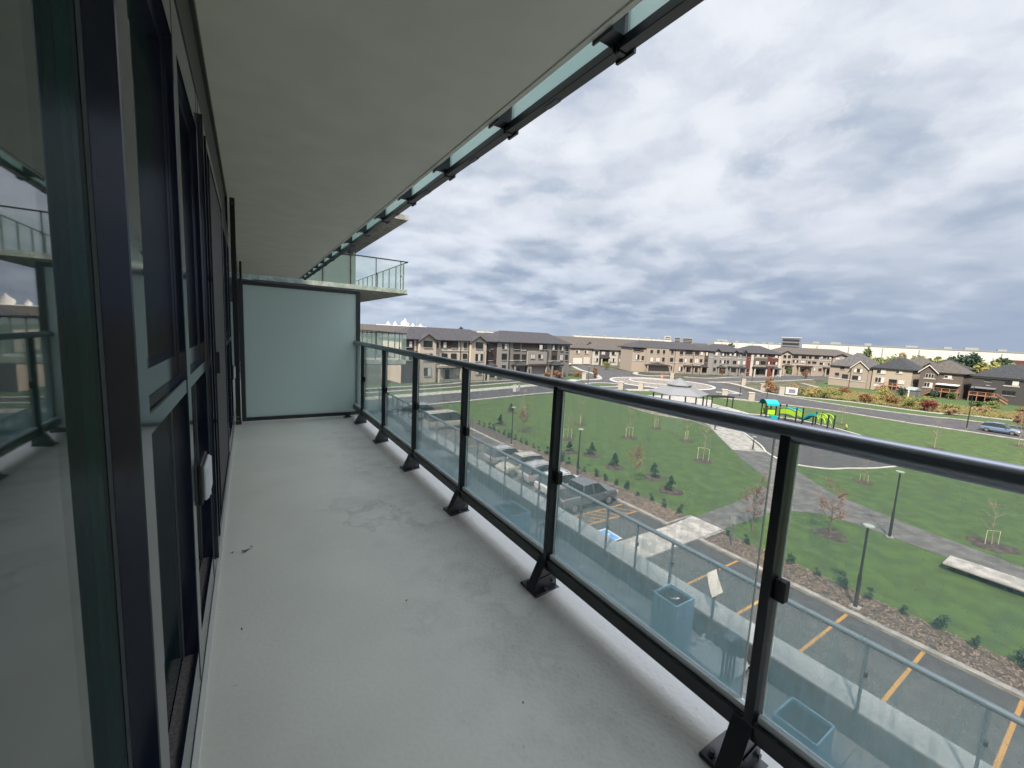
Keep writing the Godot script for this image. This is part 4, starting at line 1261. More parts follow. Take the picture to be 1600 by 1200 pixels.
func porch(b: Node3D, x0: float, x1: float, y: float, z: float, hip: bool, col: Material, roof: Material) -> void:
	if hip:
		var s := nst()
		var h := 1.0
		var A := Vector3(x0, y, z); var B := Vector3(x1, y, z); var C := Vector3(x1, y, 0.02); var D := Vector3(x0, y, 0.02)
		var P := Vector3((x0 + x1) / 2, y + h, 0.3)
		tri(s, A, B, P); tri(s, B, C, P); tri(s, D, A, P); quad(s, D, C, B, A)
		obj("porch_roof", s, roof, b)
	else:
		cube("porch_roof", b, Vector3((x0 + x1) / 2, y + 0.25, z / 2), Vector3(x1 - x0, 0.5, z), roof)
	cube("porch_beam", b, Vector3((x0 + x1) / 2, y - 0.16, z - 0.2), Vector3(x1 - x0 - 0.2, 0.28, 0.25), M.trim_dark)
	for x in [x0 + 0.35, x1 - 0.35]:
		cube("column", b, Vector3(x, (y - 0.3) / 2, z - 0.25), Vector3(0.4, y - 0.3, 0.4), col)
	cube("door", b, Vector3((x0 + x1) / 2, 1.75, 0.03), Vector3(1.2, 2.3, 0.1), M.door_dark)
	cube("steps", b, Vector3((x0 + x1) / 2, 0.3, z / 2), Vector3(x1 - x0 - 1.1, 0.6, z), M.curb)
	cube("steps", b, Vector3((x0 + x1) / 2, 0.15, z + 0.3), Vector3(x1 - x0 - 1.4, 0.3, 0.6), M.curb)

func house(called: String, label: String, cat: String, P0: Vector2, P1: Vector2, x0: float, x1: float, depth: float, eave: float, ridge: float, wall: String, roof: String, d := {}, group := "") -> Node3D:
	# x0..x1 along the line P0->P1; local z points out of the front
	var u := (P1 - P0).normalized()
	var at := P0 + u * x0
	var b := thing(called, label, cat, Vector3(at.x, 0, at.y), atan2(-u.y, u.x), group)
	var w := x1 - x0
	var s := nst(); bx(s, 0, w, -1.2, eave, -depth, 0)
	obj("wall", s, M[wall], b)
	hip_roof(b, 0, w, 0, -depth, eave, ridge, M[roof])
	for q in d.get("panel", []):
		cube("cladding_panel", b, Vector3((q[0] + q[1]) / 2 - x0, (q[2] + q[3]) / 2, q[5] if q.size() > 5 else 0.0), Vector3(q[1] - q[0], q[3] - q[2], 0.16), M[q[4]])
	for q in d.get("bay", []):
		bay(b, q[0] - x0, q[1] - x0, q[2], q[3], q[4], depth * 0.4, M[q[5]], M[roof], M[q[6]] if q.size() > 6 else M.trim_dark)
	for q in d.get("porch", []):
		porch(b, q[0] - x0, q[1] - x0, q[2], q[3], q[4], M[q[5]], M[q[6]])
	for q in d.get("band", []):
		cube("string_course", b, Vector3((q[0] + q[1]) / 2 - x0, q[2], q[3] if q.size() > 3 else 0.0), Vector3(q[1] - q[0], 0.22, 0.24), M.white_stone)
	for q in d.get("pipe", []):
		cube("downpipe", b, Vector3(q - x0, eave / 2, 0.08), Vector3(0.14, eave, 0.12), M.trim_dark)
	var fr: Material = M[d.get("frame", "trim_dark")]
	for q in d.get("win", []):
		var z := 0.06 if d.get("panel", []).size() else 0.0
		for k in d.get("bay", []):
			if q[0] > k[0] - 0.1 and q[2] < k[1] + 0.1: z = k[4]
		window(b, q[0] - x0, q[1], q[2] - x0, q[3], z, fr, q[4] if q.size() > 4 else 0)
	return b

func rows(x: Array, ys: Array) -> Array:
	var r := []
	for y in ys:
		for q in x: r.append([q[0], y[0], q[1], y[1]])
	return r

func make_townhouses() -> void:
	var A0 := Vector2(33, -93.5)
	var A1 := Vector2(86, -101)
	house("townhouse_row", "cream townhouse row with two gabled bays and plum cladding seen over the railing", "townhouses", A0, A1, -3.6, 23.9, 11.0, 10.3, 13.2, "cream", "roof_slate", {
		"panel": [[-3.6, -0.5, 0.0, 10.2, "plum"], [6.6, 11.6, 8.3, 10.2, "plum"], [20.2, 23.9, 0.0, 10.2, "plum"]],
		"bay": [[0.6, 5.0, 10.0, 11.5, 0.7, "cream"], [15.1, 20.1, 10.0, 11.5, 0.7, "cream"]],
		"win": [[-2.6, 9.8, -1.0, 8.4], [1.6, 10.0, 3.9, 8.4], [5.1, 9.8, 6.0, 8.4], [7.3, 9.8, 8.2, 8.4], [9.6, 9.8, 11.2, 8.4], [13.3, 9.8, 14.3, 8.4], [16.6, 10.0, 18.9, 8.3], [20.8, 9.8, 22.8, 8.3], [-2.6, 7.0, -1.0, 5.3], [1.6, 7.0, 4.0, 5.3], [4.95, 7.0, 6.1, 5.5], [6.9, 7.0, 8.5, 5.5], [9.6, 7.0, 11.2, 5.4], [13.1, 7.0, 14.4, 5.6], [16.6, 7.0, 19.0, 5.1], [21.1, 6.9, 22.8, 5.2], [1.8, 3.6, 3.8, 1.6], [13.2, 3.6, 14.4, 1.8], [16.8, 3.6, 18.8, 1.6]],
		"porch": [[5.3, 12.2, 3.6, 1.6, false, "cream", "cream_dark"], [20.3, 23.5, 3.9, 1.6, true, "cream", "trim_dark"]],
		"band": [[6.4, 14.8, 7.7], [-0.4, 0.6, 7.7]], "pipe": [0.2, 12.4, 14.9]})
	house("townhouse_row", "grey stone townhouse row with dark umber panels, right of the cream gabled row", "townhouses", A0, A1, 24.2, 53.8, 11.0, 10.3, 13.4, "taupe", "roof_slate", {
		"panel": [[30.0, 32.6, 8.0, 10.2, "umber"], [33.2, 43.4, 8.3, 10.2, "umber"], [45.5, 48.0, 4.4, 10.2, "umber"], [24.2, 28.4, 0.0, 10.0, "taupe_light"]],
		"bay": [[35.2, 43.0, 7.8, 7.8, 0.6, "taupe_light"]],
		"win": [[25.9, 9.8, 27.6, 8.3], [30.2, 9.9, 32.3, 8.3], [39.6, 9.8, 40.9, 8.4], [41.5, 9.8, 42.9, 8.4], [45.7, 9.8, 47.6, 8.3], [49.1, 9.7, 50.6, 8.2], [51.8, 9.5, 52.9, 8.0], [25.9, 7.1, 27.7, 5.3], [30.2, 7.0, 32.5, 5.3], [33.4, 6.9, 34.8, 5.3], [36.2, 7.0, 38.0, 5.8], [39.4, 7.0, 41.4, 5.7], [45.7, 6.7, 47.7, 5.2], [49.2, 6.9, 50.7, 5.2], [51.8, 6.9, 52.9, 5.2], [26.1, 3.9, 27.5, 2.2]],
		"porch": [[29.4, 35.0, 3.9, 1.8, true, "taupe", "trim_dark"], [44.4, 49.8, 3.9, 1.8, true, "taupe", "trim_dark"], [35.6, 42.8, 3.7, 1.5, false, "taupe_light", "umber"]],
		"band": [[28.6, 35.0, 5.1], [43.2, 49.8, 4.9], [33.2, 35.1, 8.1]], "pipe": [28.6, 35.1, 43.3]})
	var C0 := Vector2(133, -112)
	var C1 := Vector2(185, -88)
	house("townhouse_row", "long beige brick townhouse row behind the roundabout, with a wide dark porch", "townhouses", C0, C1, -3.6, 29.2, 12.0, 9.8, 12.6, "beige", "roof_slate", {
		"bay": [[2.0, 11.6, 9.6, 9.6, 0.6, "tan"]],
		"panel": [[-3.4, 1.0, 8.0, 9.6, "umber"], [18.9, 22.2, 7.7, 9.6, "umber"], [27.6, 29.2, 0.0, 9.6, "umber"]],
		"win": [[-3.0, 9.3, -0.4, 8.1], [-2.3, 6.9, -0.7, 4.9], [0.4, 6.4, 1.3, 4.7], [3.6, 9.0, 4.7, 7.7], [6.4, 9.2, 7.5, 7.7], [8.9, 9.2, 9.9, 7.7], [12.8, 9.2, 13.8, 7.8], [3.7, 6.1, 5.1, 4.3], [6.2, 6.1, 7.9, 4.4], [8.9, 6.2, 9.9, 4.5], [12.6, 6.2, 13.9, 4.5], [12.7, 2.8, 13.8, 1.3], [16.6, 9.0, 18.0, 7.7], [19.3, 9.3, 21.9, 7.9], [23.2, 9.2, 25.1, 7.8], [25.6, 9.2, 26.8, 7.8], [16.6, 6.1, 18.2, 4.5], [18.9, 6.1, 19.9, 4.5], [21.3, 6.2, 22.3, 4.5], [23.3, 6.3, 25.0, 4.5], [25.7, 6.2, 26.7, 4.8], [28.0, 6.2, 28.9, 4.8], [28.0, 9.2, 28.9, 7.8], [16.6, 2.8, 18.4, 0.9]],
		"porch": [[1.8, 12.0, 3.1, 2.6, true, "tan", "trim_dark"], [18.6, 21.8, 3.0, 1.7, false, "tan", "umber"], [22.3, 24.9, 2.9, 1.7, false, "tan", "trim_dark"], [25.4, 28.9, 3.1, 1.7, true, "tan", "trim_dark"]], "pipe": [14.6, 22.6], "band": [[-3.4, 1.6, 4.4], [12.2, 27.6, 4.2]]})
	house("townhouse_row", "blue grey stone townhouse row with small dormer gables, between beige and red brick rows", "townhouses", C0, C1, 29.4, 46.2, 12.0, 9.7, 12.7, "grey_stone", "roof_slate", {
		"bay": [[31.6, 34.3, 9.5, 10.7, 0.4, "grey_stone"], [44.4, 46.2, 9.5, 10.7, 0.4, "grey_stone"], [39.8, 42.4, 9.4, 10.4, 0.4, "grey_stone"]],
		"win": [[31.9, 9.4, 33.1, 7.9], [35.3, 9.3, 37.0, 7.9], [37.5, 9.3, 39.5, 8.1], [40.3, 9.3, 42.2, 8.0], [44.6, 9.3, 45.9, 8.1], [31.8, 6.2, 32.8, 4.7], [34.0, 6.2, 35.0, 4.7], [35.6, 6.2, 37.2, 4.7], [37.8, 6.2, 38.8, 4.7], [40.2, 6.2, 41.8, 4.7], [42.6, 6.2, 43.6, 4.7], [44.7, 6.2, 45.9, 4.7], [31.7, 3.0, 32.8, 1.4]],
		"porch": [[33.1, 37.1, 3.2, 1.7, true, "grey_stone", "trim_dark"], [38.3, 42.0, 3.3, 1.7, false, "grey_stone", "umber"], [42.5, 46.0, 3.3, 1.7, true, "grey_stone", "trim_dark"]], "band": [[29.6, 31.5, 7.1], [34.4, 39.7, 7.1], [42.5, 44.3, 7.1]]})
	house("townhouse_row", "red brick townhouse row with white balcony bands beyond the blue grey row", "townhouses", C0, C1, 46.4, 62.4, 12.0, 9.7, 12.8, "red_brick", "roof_slate", {
		"panel": [[48.6, 49.8, 0.0, 9.6, "white_stone"], [49.9, 56.2, 0.0, 9.5, "brown_brick"], [61.4, 62.4, 0.0, 9.6, "white_stone"]],
		"win": [[47.0, 9.2, 48.0, 7.9], [50.9, 9.3, 52.3, 8.2], [53.4, 9.3, 55.2, 8.2], [57.0, 9.3, 58.4, 8.1], [59.4, 9.3, 60.8, 8.1], [50.8, 6.5, 52.4, 4.9], [53.2, 6.5, 55.4, 4.9], [56.6, 6.4, 58.2, 5.2], [59.0, 6.4, 61.0, 5.2], [47.0, 3.0, 48.0, 1.6]],
		"band": [[50.2, 56.0, 7.9], [57.6, 62.4, 8.0], [50.2, 55.6, 4.4], [56.4, 62.0, 4.7]],
		"porch": [[49.4, 55.4, 3.5, 1.8, false, "white_stone", "trim_dark"], [58.0, 62.0, 3.6, 1.8, true, "white_stone", "trim_dark"]]})
	var D0 := Vector2(205, -98)
	var D1 := Vector2(238, -80)
	house("townhouse_row", "taupe brick townhouse row farthest along the northeast road", "townhouses", D0, D1, 5.0, 44.0, 12.0, 9.9, 12.9, "tan", "roof_brown", {
		"bay": [[5.2, 10.9, 9.7, 11.1, 0.6, "pale_tan"], [31.4, 39.0, 9.6, 10.9, 0.5, "tan"]],
		"win": [[6.6, 9.2, 8.0, 7.8], [8.8, 9.2, 10.2, 7.8], [12.0, 9.2, 14.4, 7.9], [16.0, 9.2, 18.2, 7.9], [19.6, 9.3, 21.0, 8.0], [22.4, 9.4, 24.6, 8.0], [25.6, 9.6, 28.3, 8.4], [28.9, 9.4, 30.6, 8.2], [32.4, 9.2, 34.5, 8.2], [35.9, 9.3, 38.6, 8.4], [6.6, 6.6, 8.0, 5.3], [8.8, 6.6, 10.2, 5.3], [11.9, 7.0, 14.6, 5.9], [15.9, 7.0, 17.8, 5.9], [19.4, 6.8, 20.8, 5.6], [21.6, 6.8, 23.7, 5.7], [25.4, 6.5, 27.8, 5.3], [29.6, 6.4, 31.1, 5.2], [32.4, 6.4, 34.6, 5.2], [35.9, 6.4, 38.4, 5.2], [21.6, 3.7, 23.6, 2.4], [25.2, 3.7, 26.8, 2.4]],
		"porch": [[6.4, 11.6, 4.2, 1.8, true, "pale_tan", "umber"], [14.0, 21.0, 4.2, 1.8, false, "pale_tan", "umber"], [27.2, 33.0, 3.9, 1.8, false, "pale_tan", "umber"]], "band": [[11.0, 31.0, 7.5], [11.0, 31.0, 4.9]], "pipe": [11.3, 18.8, 31.2]})

func deck(b: Node3D, x0: float, x1: float, y: float, z: float, stairs_left: bool, canopy: Material = null) -> void:
	cube("deck_floor", b, Vector3((x0 + x1) / 2, y, z / 2 + 0.05), Vector3(x1 - x0, 0.22, z), M.deck_wood)
	var n := 4
	for k in n:
		var x := lerpf(x0 + 0.1, x1 - 0.1, float(k) / (n - 1))
		cube("deck_post", b, Vector3(x, (y + 1.0) / 2, z - 0.08), Vector3(0.16, y + 1.0, 0.16), M.deck_wood)
	cube("deck_rail", b, Vector3((x0 + x1) / 2, y + 1.0, z - 0.08), Vector3(x1 - x0, 0.1, 0.14), M.deck_wood)
	cube("deck_rail", b, Vector3((x0 + x1) / 2, y + 0.55, z - 0.08), Vector3(x1 - x0, 0.06, 0.06), M.deck_wood)
	var s := nst()
	var d := -1.0 if stairs_left else 1.0
	var xs := x0 if stairs_left else x1
	for k in 7:
		var q := (k + 0.5) / 7.0
		box(s, Vector3(xs + d * q * 2.4, y * (1.0 - q), z * 0.5), Vector3(0.36, 0.06, z * 0.5))
	for e in [0.24, 0.76]:
		var a := Vector3(xs, y, z * e)
		var c := Vector3(xs + d * 2.4, 0.1, z * e)
		tube(s, [a, c], [0.1, 0.1], 4)
		tube(s, [a + Vector3(0, 0.9, 0), c + Vector3(0, 0.9, 0)], [0.05, 0.05], 4)
	obj("deck_stairs", s, M.deck_wood, b)
	if canopy:
		cube("awning", b, Vector3((x0 + x1) / 2, y + 2.2, z / 2), Vector3(x1 - x0 - 0.4, 0.12, z * 0.9), canopy, Basis(Vector3.RIGHT, 0.12))
	cube("patio_door", b, Vector3((x0 + x1) / 2, y + 1.15, 0.02), Vector3((x1 - x0) * 0.6, 2.0, 0.12), M.dark_glass)

func make_detached() -> void:
	var E0 := Vector2(178, -70)
	var E1 := Vector2(178, 10)
	var h := house("detached_house", "tan brick house with a grey roof and front gable, nearest the townhouses", "house", E0, E1, 6.2, 18.2, 12.0, 7.2, 12.0, "tan", "roof_grey", {
		"bay": [[12.9, 17.4, 7.1, 9.3, 0.9, "tan", "trim_white"]],
		"win": [[9.3, 6.9, 10.5, 5.9], [13.6, 6.7, 16.1, 5.3, 3], [8.0, 4.6, 9.2, 3.5], [13.4, 4.2, 15.9, 2.7, 3], [10.1, 4.3, 11.9, 2.7]],
		"band": [[6.3, 12.8, 2.5], [13.0, 17.4, 2.3, 0.9]]})
	h = house("detached_house", "cream house with a dark hip roof and small wooden stair, second of four", "house", E0, E1, 18.5, 28.4, 13.0, 7.5, 11.3, "pale_tan", "roof_dark", {
		"win": [[19.5, 7.0, 21.8, 5.6], [24.4, 7.0, 26.0, 6.1], [19.4, 4.3, 21.8, 2.6], [25.4, 3.9, 26.8, 2.8], [19.4, 1.8, 20.8, 1.2], [25.4, 1.7, 26.4, 1.0]], "frame": "trim_white"})
	deck(h, 3.8, 7.2, 1.9, 2.0, true)
	h = house("detached_house", "brown brick house with a white trimmed gable and raised wooden deck", "house", E0, E1, 30.2, 39.6, 12.0, 7.5, 11.2, "brown_brick", "roof_brown", {
		"bay": [[30.3, 34.1, 7.5, 9.5, 0.6, "brown_brick", "trim_white"]],
		"win": [[31.6, 6.8, 33.5, 5.5, 3], [35.6, 6.7, 37.2, 5.9], [31.6, 4.1, 33.5, 2.7, 3]], "band": [[31.2, 33.9, 5.3, 0.6], [31.2, 33.9, 2.5, 0.6], [35.3, 37.5, 5.7]], "frame": "trim_white"})
	deck(h, 4.0, 9.3, 1.8, 2.6, true, M.trim_white)
	h = house("detached_house", "charcoal brick house with a dark roof and red brown deck at far right", "house", E0, E1, 41.4, 54.0, 12.0, 7.3, 11.0, "dark_brick", "roof_dark", {
		"win": [[43.8, 6.6, 45.1, 5.8], [47.7, 6.6, 50.2, 5.3, 2], [47.5, 3.8, 49.9, 2.5, 3]], "band": [[41.4, 54.0, 6.85], [47.4, 50.4, 5.1]]})
	deck(h, 0.2, 5.2, 1.8, 2.8, false, M.metal_roof)
	house("detached_house", "dark roofed house cut off by the picture's right edge", "house", E0, E1, 56.0, 67.0, 12.0, 7.3, 11.0, "brown_brick", "roof_dark", {"win": [[57.5, 6.6, 59.5, 5.4], [57.5, 3.8, 59.5, 2.5]]})
	# garden shed
	var t := thing("garden_shed", "small grey garden shed on the lawn beside the cream house", "shed", Vector3(168, 0, -38.5), -0.3)
	var s := nst(); bx(s, -1.3, 1.3, 0, 1.9, -1.1, 1.1); obj("wall", s, M.metal_roof, t)
	s = nst(); prism(s, [Vector2(-1.5, 1.9), Vector2(1.5, 1.9), Vector2(0, 2.8)], Vector3(0, 0, -1.3), Vector3.RIGHT, Vector3.UP, Vector3(0, 0, 2.6)); obj("roof", s, M.cap, t)
	cube("door", t, Vector3(0, 0.9, 1.11), Vector3(1.0, 1.7, 0.06), M.steel)
	t = thing("garden_fence", "low brown garden fence in front of the cream house", "fence", Vector3(170, 0, -47))
	for k in 26:
		cube("fence_board", t, Vector3(0.02 * (k % 2), 0.55, 0.36 * k), Vector3(0.05, 1.1, 0.33), M.bark)
	# two storey houses behind the roundabout
	var D0 := Vector2(110, -150)
	var D1 := Vector2(150, -140)
	house("detached_house", "beige house with a double garage at the head of the northwest road", "house", D0, D1, 16.5, 27.0, 13.0, 7.6, 11.2, "beige", "roof_brown", {"win": [[18.5, 6.6, 20.6, 5.2], [23.0, 6.6, 25.0, 5.2], [22.8, 3.4, 26.0, 0.4, 1]], "panel": [[17.4, 22.0, 0.2, 3.0, "trim_white"]], "frame": "trim_white"})
	house("detached_house", "white stone and charcoal pair of houses left of the beige townhouses", "house", D0, D1, 27.4, 45.0, 13.0, 7.3, 11.0, "white_stone", "roof_brown", {"panel": [[31.0, 36.4, 0.0, 7.2, "charcoal"], [41.2, 45.0, 0.0, 7.2, "taupe"]], "win": [[28.6, 6.4, 30.2, 4.9], [32.0, 6.4, 34.0, 5.0], [37.6, 6.5, 40.0, 5.0], [41.8, 6.3, 43.8, 5.0], [37.6, 3.4, 40.0, 1.6], [41.8, 3.3, 43.8, 1.8], [28.6, 3.2, 30.4, 1.6]], "porch": [[31.4, 36.0, 3.4, 1.6, false, "white_stone", "charcoal"]]})
	house("detached_house", "narrow red brick house just left of the beige townhouse corner", "house", Vector2(150, -137), Vector2(165, -130), 0.0, 9.5, 12.0, 7.4, 10.8, "red_brick", "roof_slate", {"panel": [[0.0, 9.4, 4.0, 7.3, "white_stone"]], "win": [[1.5, 6.5, 3.4, 5.0], [5.6, 6.5, 7.6, 5.0], [1.5, 3.2, 3.4, 1.6]]})
	# roofs seen behind the first rows
	var back := [
		["brown roofed terrace rising behind the cream gabled townhouses", 8, -168, 74, -176, 60.0, 9.8, 13.6, "taupe", "roof_brown"],
		["slate roofed terrace behind the grey stone townhouses", 82, -150, 112, -158, 28.0, 9.6, 12.6, "cream", "roof_slate"],
		["tan roofed houses behind the white and charcoal pair", 150, -190, 215, -165, 66.0, 8.6, 12.2, "beige", "roof_brown"],
		["grey roofed houses between the tan roofs and the beige townhouses", 172, -150, 215, -132, 44.0, 8.4, 11.6, "taupe_light", "roof_slate"],
		["brown roofed terrace far behind the northwest road", 190, -262, 300, -214, 116.0, 9.0, 12.8, "tan", "roof_brown"],
		["slate roofed terrace farthest left behind the northwest road", 120, -246, 176, -250, 54.0, 9.0, 12.4, "taupe", "roof_slate"],
		["brown roof behind the tan brick detached house", 214, -56, 214, -44, 12.0, 8.0, 11.6, "tan", "roof_brown"],
		["dark roof with a white dormer behind the brown brick house", 216, -33, 216, -16, 17.0, 7.6, 10.9, "brown_brick", "roof_dark"],
		["broad dark roof behind the charcoal brick house", 226, -14, 226, 6, 22.0, 8.2, 12.6, "dark_brick", "roof_dark"],
		["dark roof left of the white dormer, behind the cream house", 222, -50, 222, -37, 12.0, 8.0, 11.2, "beige", "roof_dark"]]
	for q in back:
		var win := []
		for k in int(q[5] / 4.0): win.append([1.2 + 4.0 * k, q[6] - 0.7, 2.8 + 4.0 * k, q[6] - 2.2])
		house("background_house", q[0], "house", Vector2(q[1], q[2]), Vector2(q[3], q[4]), 0.0, q[5], 12.0, q[6], q[7], q[8], q[9], {"win": win, "bay": [[q[5] * 0.3, q[5] * 0.3 + 4.0, q[6] - 0.2, q[6] + 1.6, 0.5, q[8]], [q[5] * 0.7, q[5] * 0.7 + 4.0, q[6] - 0.2, q[6] + 1.6, 0.5, "white_stone"]]})

func ray_at(az: float, d: float) -> Vector2:   # azimuth in degrees from the line of the balcony
	return Vector2(sin(deg_to_rad(az)), -cos(deg_to_rad(az))) * d

func make_far() -> void:
	# long pale warehouses on the skyline
	var wh := [["long white warehouse filling the skyline behind the detached houses", 67.5, 500, 84.5, 520, 18.4], ["thin white warehouse strip on the skyline behind the beige townhouses", 58.5, 800, 66.5, 830, 18.0], ["white warehouse strip on the skyline above the brown roofs", 41.0, 860, 53.5, 900, 17.6], ["white warehouse beyond the red roofed building at the far right", 84.5, 640, 92.0, 650, 18.0], ["pale low warehouse far behind the domed temple", 22.0, 900, 30.0, 880, 16.0]]
	for q in wh:
		var a := ray_at(q[1], q[2])
		var c := ray_at(q[3], q[4])
		var u := (c - a).normalized()
		var t := thing("warehouse", q[0], "warehouse", Vector3(a.x, 0, a.y), atan2(-u.y, u.x))
		var w := (c - a).length()
		var s := nst(); bx(s, 0, w, 0, q[5], -60, 0); obj("wall", s, M.warehouse, t)
		cube("parapet_trim", t, Vector3(w / 2, q[5] - 0.5, 0.1), Vector3(w, 1.0, 0.4), M.cap)
		for k in 7:
			cube("rooftop_unit", t, Vector3(w * (k + 0.5 + 0.3 * sin(k * 5.0)) / 7.0, q[5] + 0.8, -14.0 - 3.0 * (k % 3)), Vector3(5.0 + 3.0 * (k % 2), 1.6 + 0.5 * (k % 3), 5.0), M.cap)
		for k in int(w / 24.0):
			cube("wall_joint", t, Vector3(12.0 + 24.0 * k, q[5] / 2 - 1, 0.05), Vector3(0.8, q[5] - 2.2, 0.2), M.cap)
	for q in [["grey glazed office block at the left end of the long warehouse", 66.4, 470, 15.0, 22.0, "metal_roof"], ["pale tower block on the skyline above the brown roofs", 53.0, 950, 12.0, 24.0, "blind"], ["second pale tower block on the skyline right of the first", 54.2, 950, 12.0, 23.0, "taupe_light"], ["grey block beside the two pale towers on the skyline", 55.4, 950, 20.0, 22.0, "grey_stone"], ["small white block on the skyline behind the beige row's ridge", 59.3, 900, 16.0, 21.0, "warehouse"]]:
		var a := ray_at(q[1], q[2])
		var t := thing("office_block", q[0], "building", Vector3(a.x, 0, a.y), -deg_to_rad(q[1]))
		var s := nst(); bx(s, -q[3] / 2, q[3] / 2, 0, q[4], -14, 0); obj("wall", s, M[q[5]], t)
		for k in 3: cube("window", t, Vector3(0, q[4] - 2.2 - 3.4 * k, 0.1), Vector3(q[3] * 0.86, 1.7, 0.4), M.dark_glass)
		cube("roof_edge", t, Vector3(0, q[4] + 0.2, -7), Vector3(q[3] + 1.0, 0.5, 15.0), M.trim_white)
	var a := ray_at(84.6, 360)
	var t := thing("school_building", "long low building with a dull red roof near the right horizon", "building", Vector3(a.x, 0, a.y), -deg_to_rad(84.6))
	var s := nst(); bx(s, -16, 16, 0, 8.5, -14, 0); obj("wall", s, M.white_stone, t)
	s = nst(); bx(s, -14, 9, 8.5, 12.0, -13, -1.0); obj("upper_storey", s, M.red_brick, t)
	for k in 8: cube("window", t, Vector3(-14 + 4.0 * k, 6.0, 0.05), Vector3(2.4, 2.0, 0.2), M.dark_glass)
	# temple with white domes
	a = ray_at(17.6, 900)
	t = thing("domed_temple", "white temple with pointed domes on the left skyline", "temple", Vector3(a.x, 0, a.y), -deg_to_rad(17.6))
	s = nst(); bx(s, -52, 50, 0, 18.5, -30, 0); obj("wall", s, M.temple_white, t)
	for k in 14: cube("window", t, Vector3(-46 + 7.0 * k, 14.0, 0.2), Vector3(2.4, 4.0, 0.6), M.dark_glass)
	for q in [[6.0, 8.5, 34.0], [-28.0, 3.6, 27.0], [-14.0, 3.6, 27.5], [22.0, 3.2, 25.5], [38.0, 3.4, 25.0]]:
		s = nst()
		var pr := []
		var rd := []
		for k in 13:
			var f := k / 12.0
			pr.append(Vector3(q[0], 17.0 + (q[2] - 17.0) * f, -8))
			rd.append(q[1] * [0.86, 0.86, 0.9, 1.0, 1.05, 1.02, 0.92, 0.76, 0.55, 0.34, 0.18, 0.09, 0.03][k])
		tube(s, pr, rd, 20)
		obj("dome", s, M.temple_white, t)
	cube("flagpole", t, Vector3(30, 25, -4), Vector3(0.7, 22, 0.7), M.white_stone)
	# a far wood that reads as one mass, in two colours
	for k in 2:
		s = nst()
		for i in 46:
			var p := ray_at(lerpf(66.0, 93.0, (i + rng.randf()) / 46.0), 255.0 + 60.0 * rng.randf() + 40.0 * k)
			foliage(s, Vector3(p.x, 6.2, p.y), Vector3(6.0, rng.randf_range(3.5, 6.2), 6.0), 150, 0.9, 6)
		var belt := obj("far_wood", s, [M.leaf_olive, M.leaf_green][k])
		tag(belt, ["golden olive belt of far trees before the long warehouse", "green belt of far trees behind the golden one"][k], "trees", "", "stuff")
	# skyline trees
	for q in [["dark round tree in front of the long warehouse, left of a pair", 79.8, 300, 4.2, 14.0, "leaf_dark"], ["taller dark tree at the right of the skyline pair", 80.6, 300, 5.5, 15.0, "leaf_dark"], ["yellow autumn tree clump before the warehouse", 77.4, 310, 9.0, 11.5, "leaf_olive"], ["golden low tree clump left of the dark pair", 78.8, 300, 8.0, 10.5, "leaf_yellow"], ["pale bare tree against the white warehouse", 76.0, 320, 4.0, 13.0, "leaf_tan"], ["small dark tree before the middle of the warehouse", 73.2, 330, 2.6, 14.6, "leaf_green"], ["broad dark tree right of the pair on the skyline", 82.6, 320, 6.0, 13.0, "leaf_dark"], ["golden tree low beside the school building", 81.8, 290, 6.0, 9.5, "leaf_yellow"], ["dark tree right of the red roofed building", 87.6, 300, 7.0, 12.5, "leaf_green"], ["orange tree mass at the right edge of the skyline", 90.6, 300, 9.0, 13.0, "leaf_orange"], ["rust tree mass above the charcoal house's roof", 89.2, 330, 8.0, 12.0, "leaf_rust"], ["round dark tree on the left skyline above the slate ridge", 25.6, 300, 4.0, 15.5, "leaf_dark"], ["second dark tree on the left skyline", 22.2, 320, 5.0, 14.5, "leaf_green"], ["dark tree on the skyline beside the pale tower blocks", 60.2, 420, 5.0, 14.5, "leaf_dark"], ["rust coloured tree low on the skyline behind the grey row", 26.8, 330, 6.0, 13.5, "leaf_rust"]]:
		var p := ray_at(q[1], q[2])
		big_tree(q[0], Vector3(p.x, 0, p.y), q[3], q[4], q[5])

# ---------- plants ----------
func rnd_dir() -> Vector3:
	return Vector3(rng.randfn(), rng.randfn(), rng.randfn()).normalized()

func leaf(s: SurfaceTool, p: Vector3, size: float) -> void:
	var n := rnd_dir()
	var u := n.cross(rnd_dir()).normalized()
	var v := n.cross(u) * 0.62
	var a := p - u * size
	var c := p + u * size
	var b := p + v * size + n * size * 0.25
	var d := p - v * size + n * size * 0.25
	tri(s, a, b, c)
	tri(s, a, c, d)

func foliage(s: SurfaceTool, c: Vector3, r: Vector3, count: int, size: float, clumps := 14) -> void:
	var cl := []
	for k in clumps:
		var d := rnd_dir() * pow(rng.randf(), 0.4)
		cl.append([c + d * r * 0.78, rng.randf_range(0.22, 0.48)])
	for i in count:
		var k: Array = cl[rng.randi() % clumps]
		var p: Vector3 = k[0] + rnd_dir() * r * k[1] * pow(rng.randf(), 0.5)
		leaf(s, p, size * rng.randf_range(0.6, 1.3))

func big_tree(label: String, at: Vector3, r: float, h: float, m: String) -> void:
	var t := thing("skyline_tree", label, "tree", at)
	var s := nst(); tube(s, [Vector3.ZERO, Vector3(0.1, h * 0.3, 0), Vector3(0, h * 0.6, 0.1)], [0.4, 0.3, 0.15], 7); obj("trunk", s, M.bark, t)
	s = nst(); foliage(s, Vector3(0, h * 0.62, 0), Vector3(r, h * 0.40, r), 1100, 0.55 + r * 0.03, 22); obj("crown", s, M[m], t)

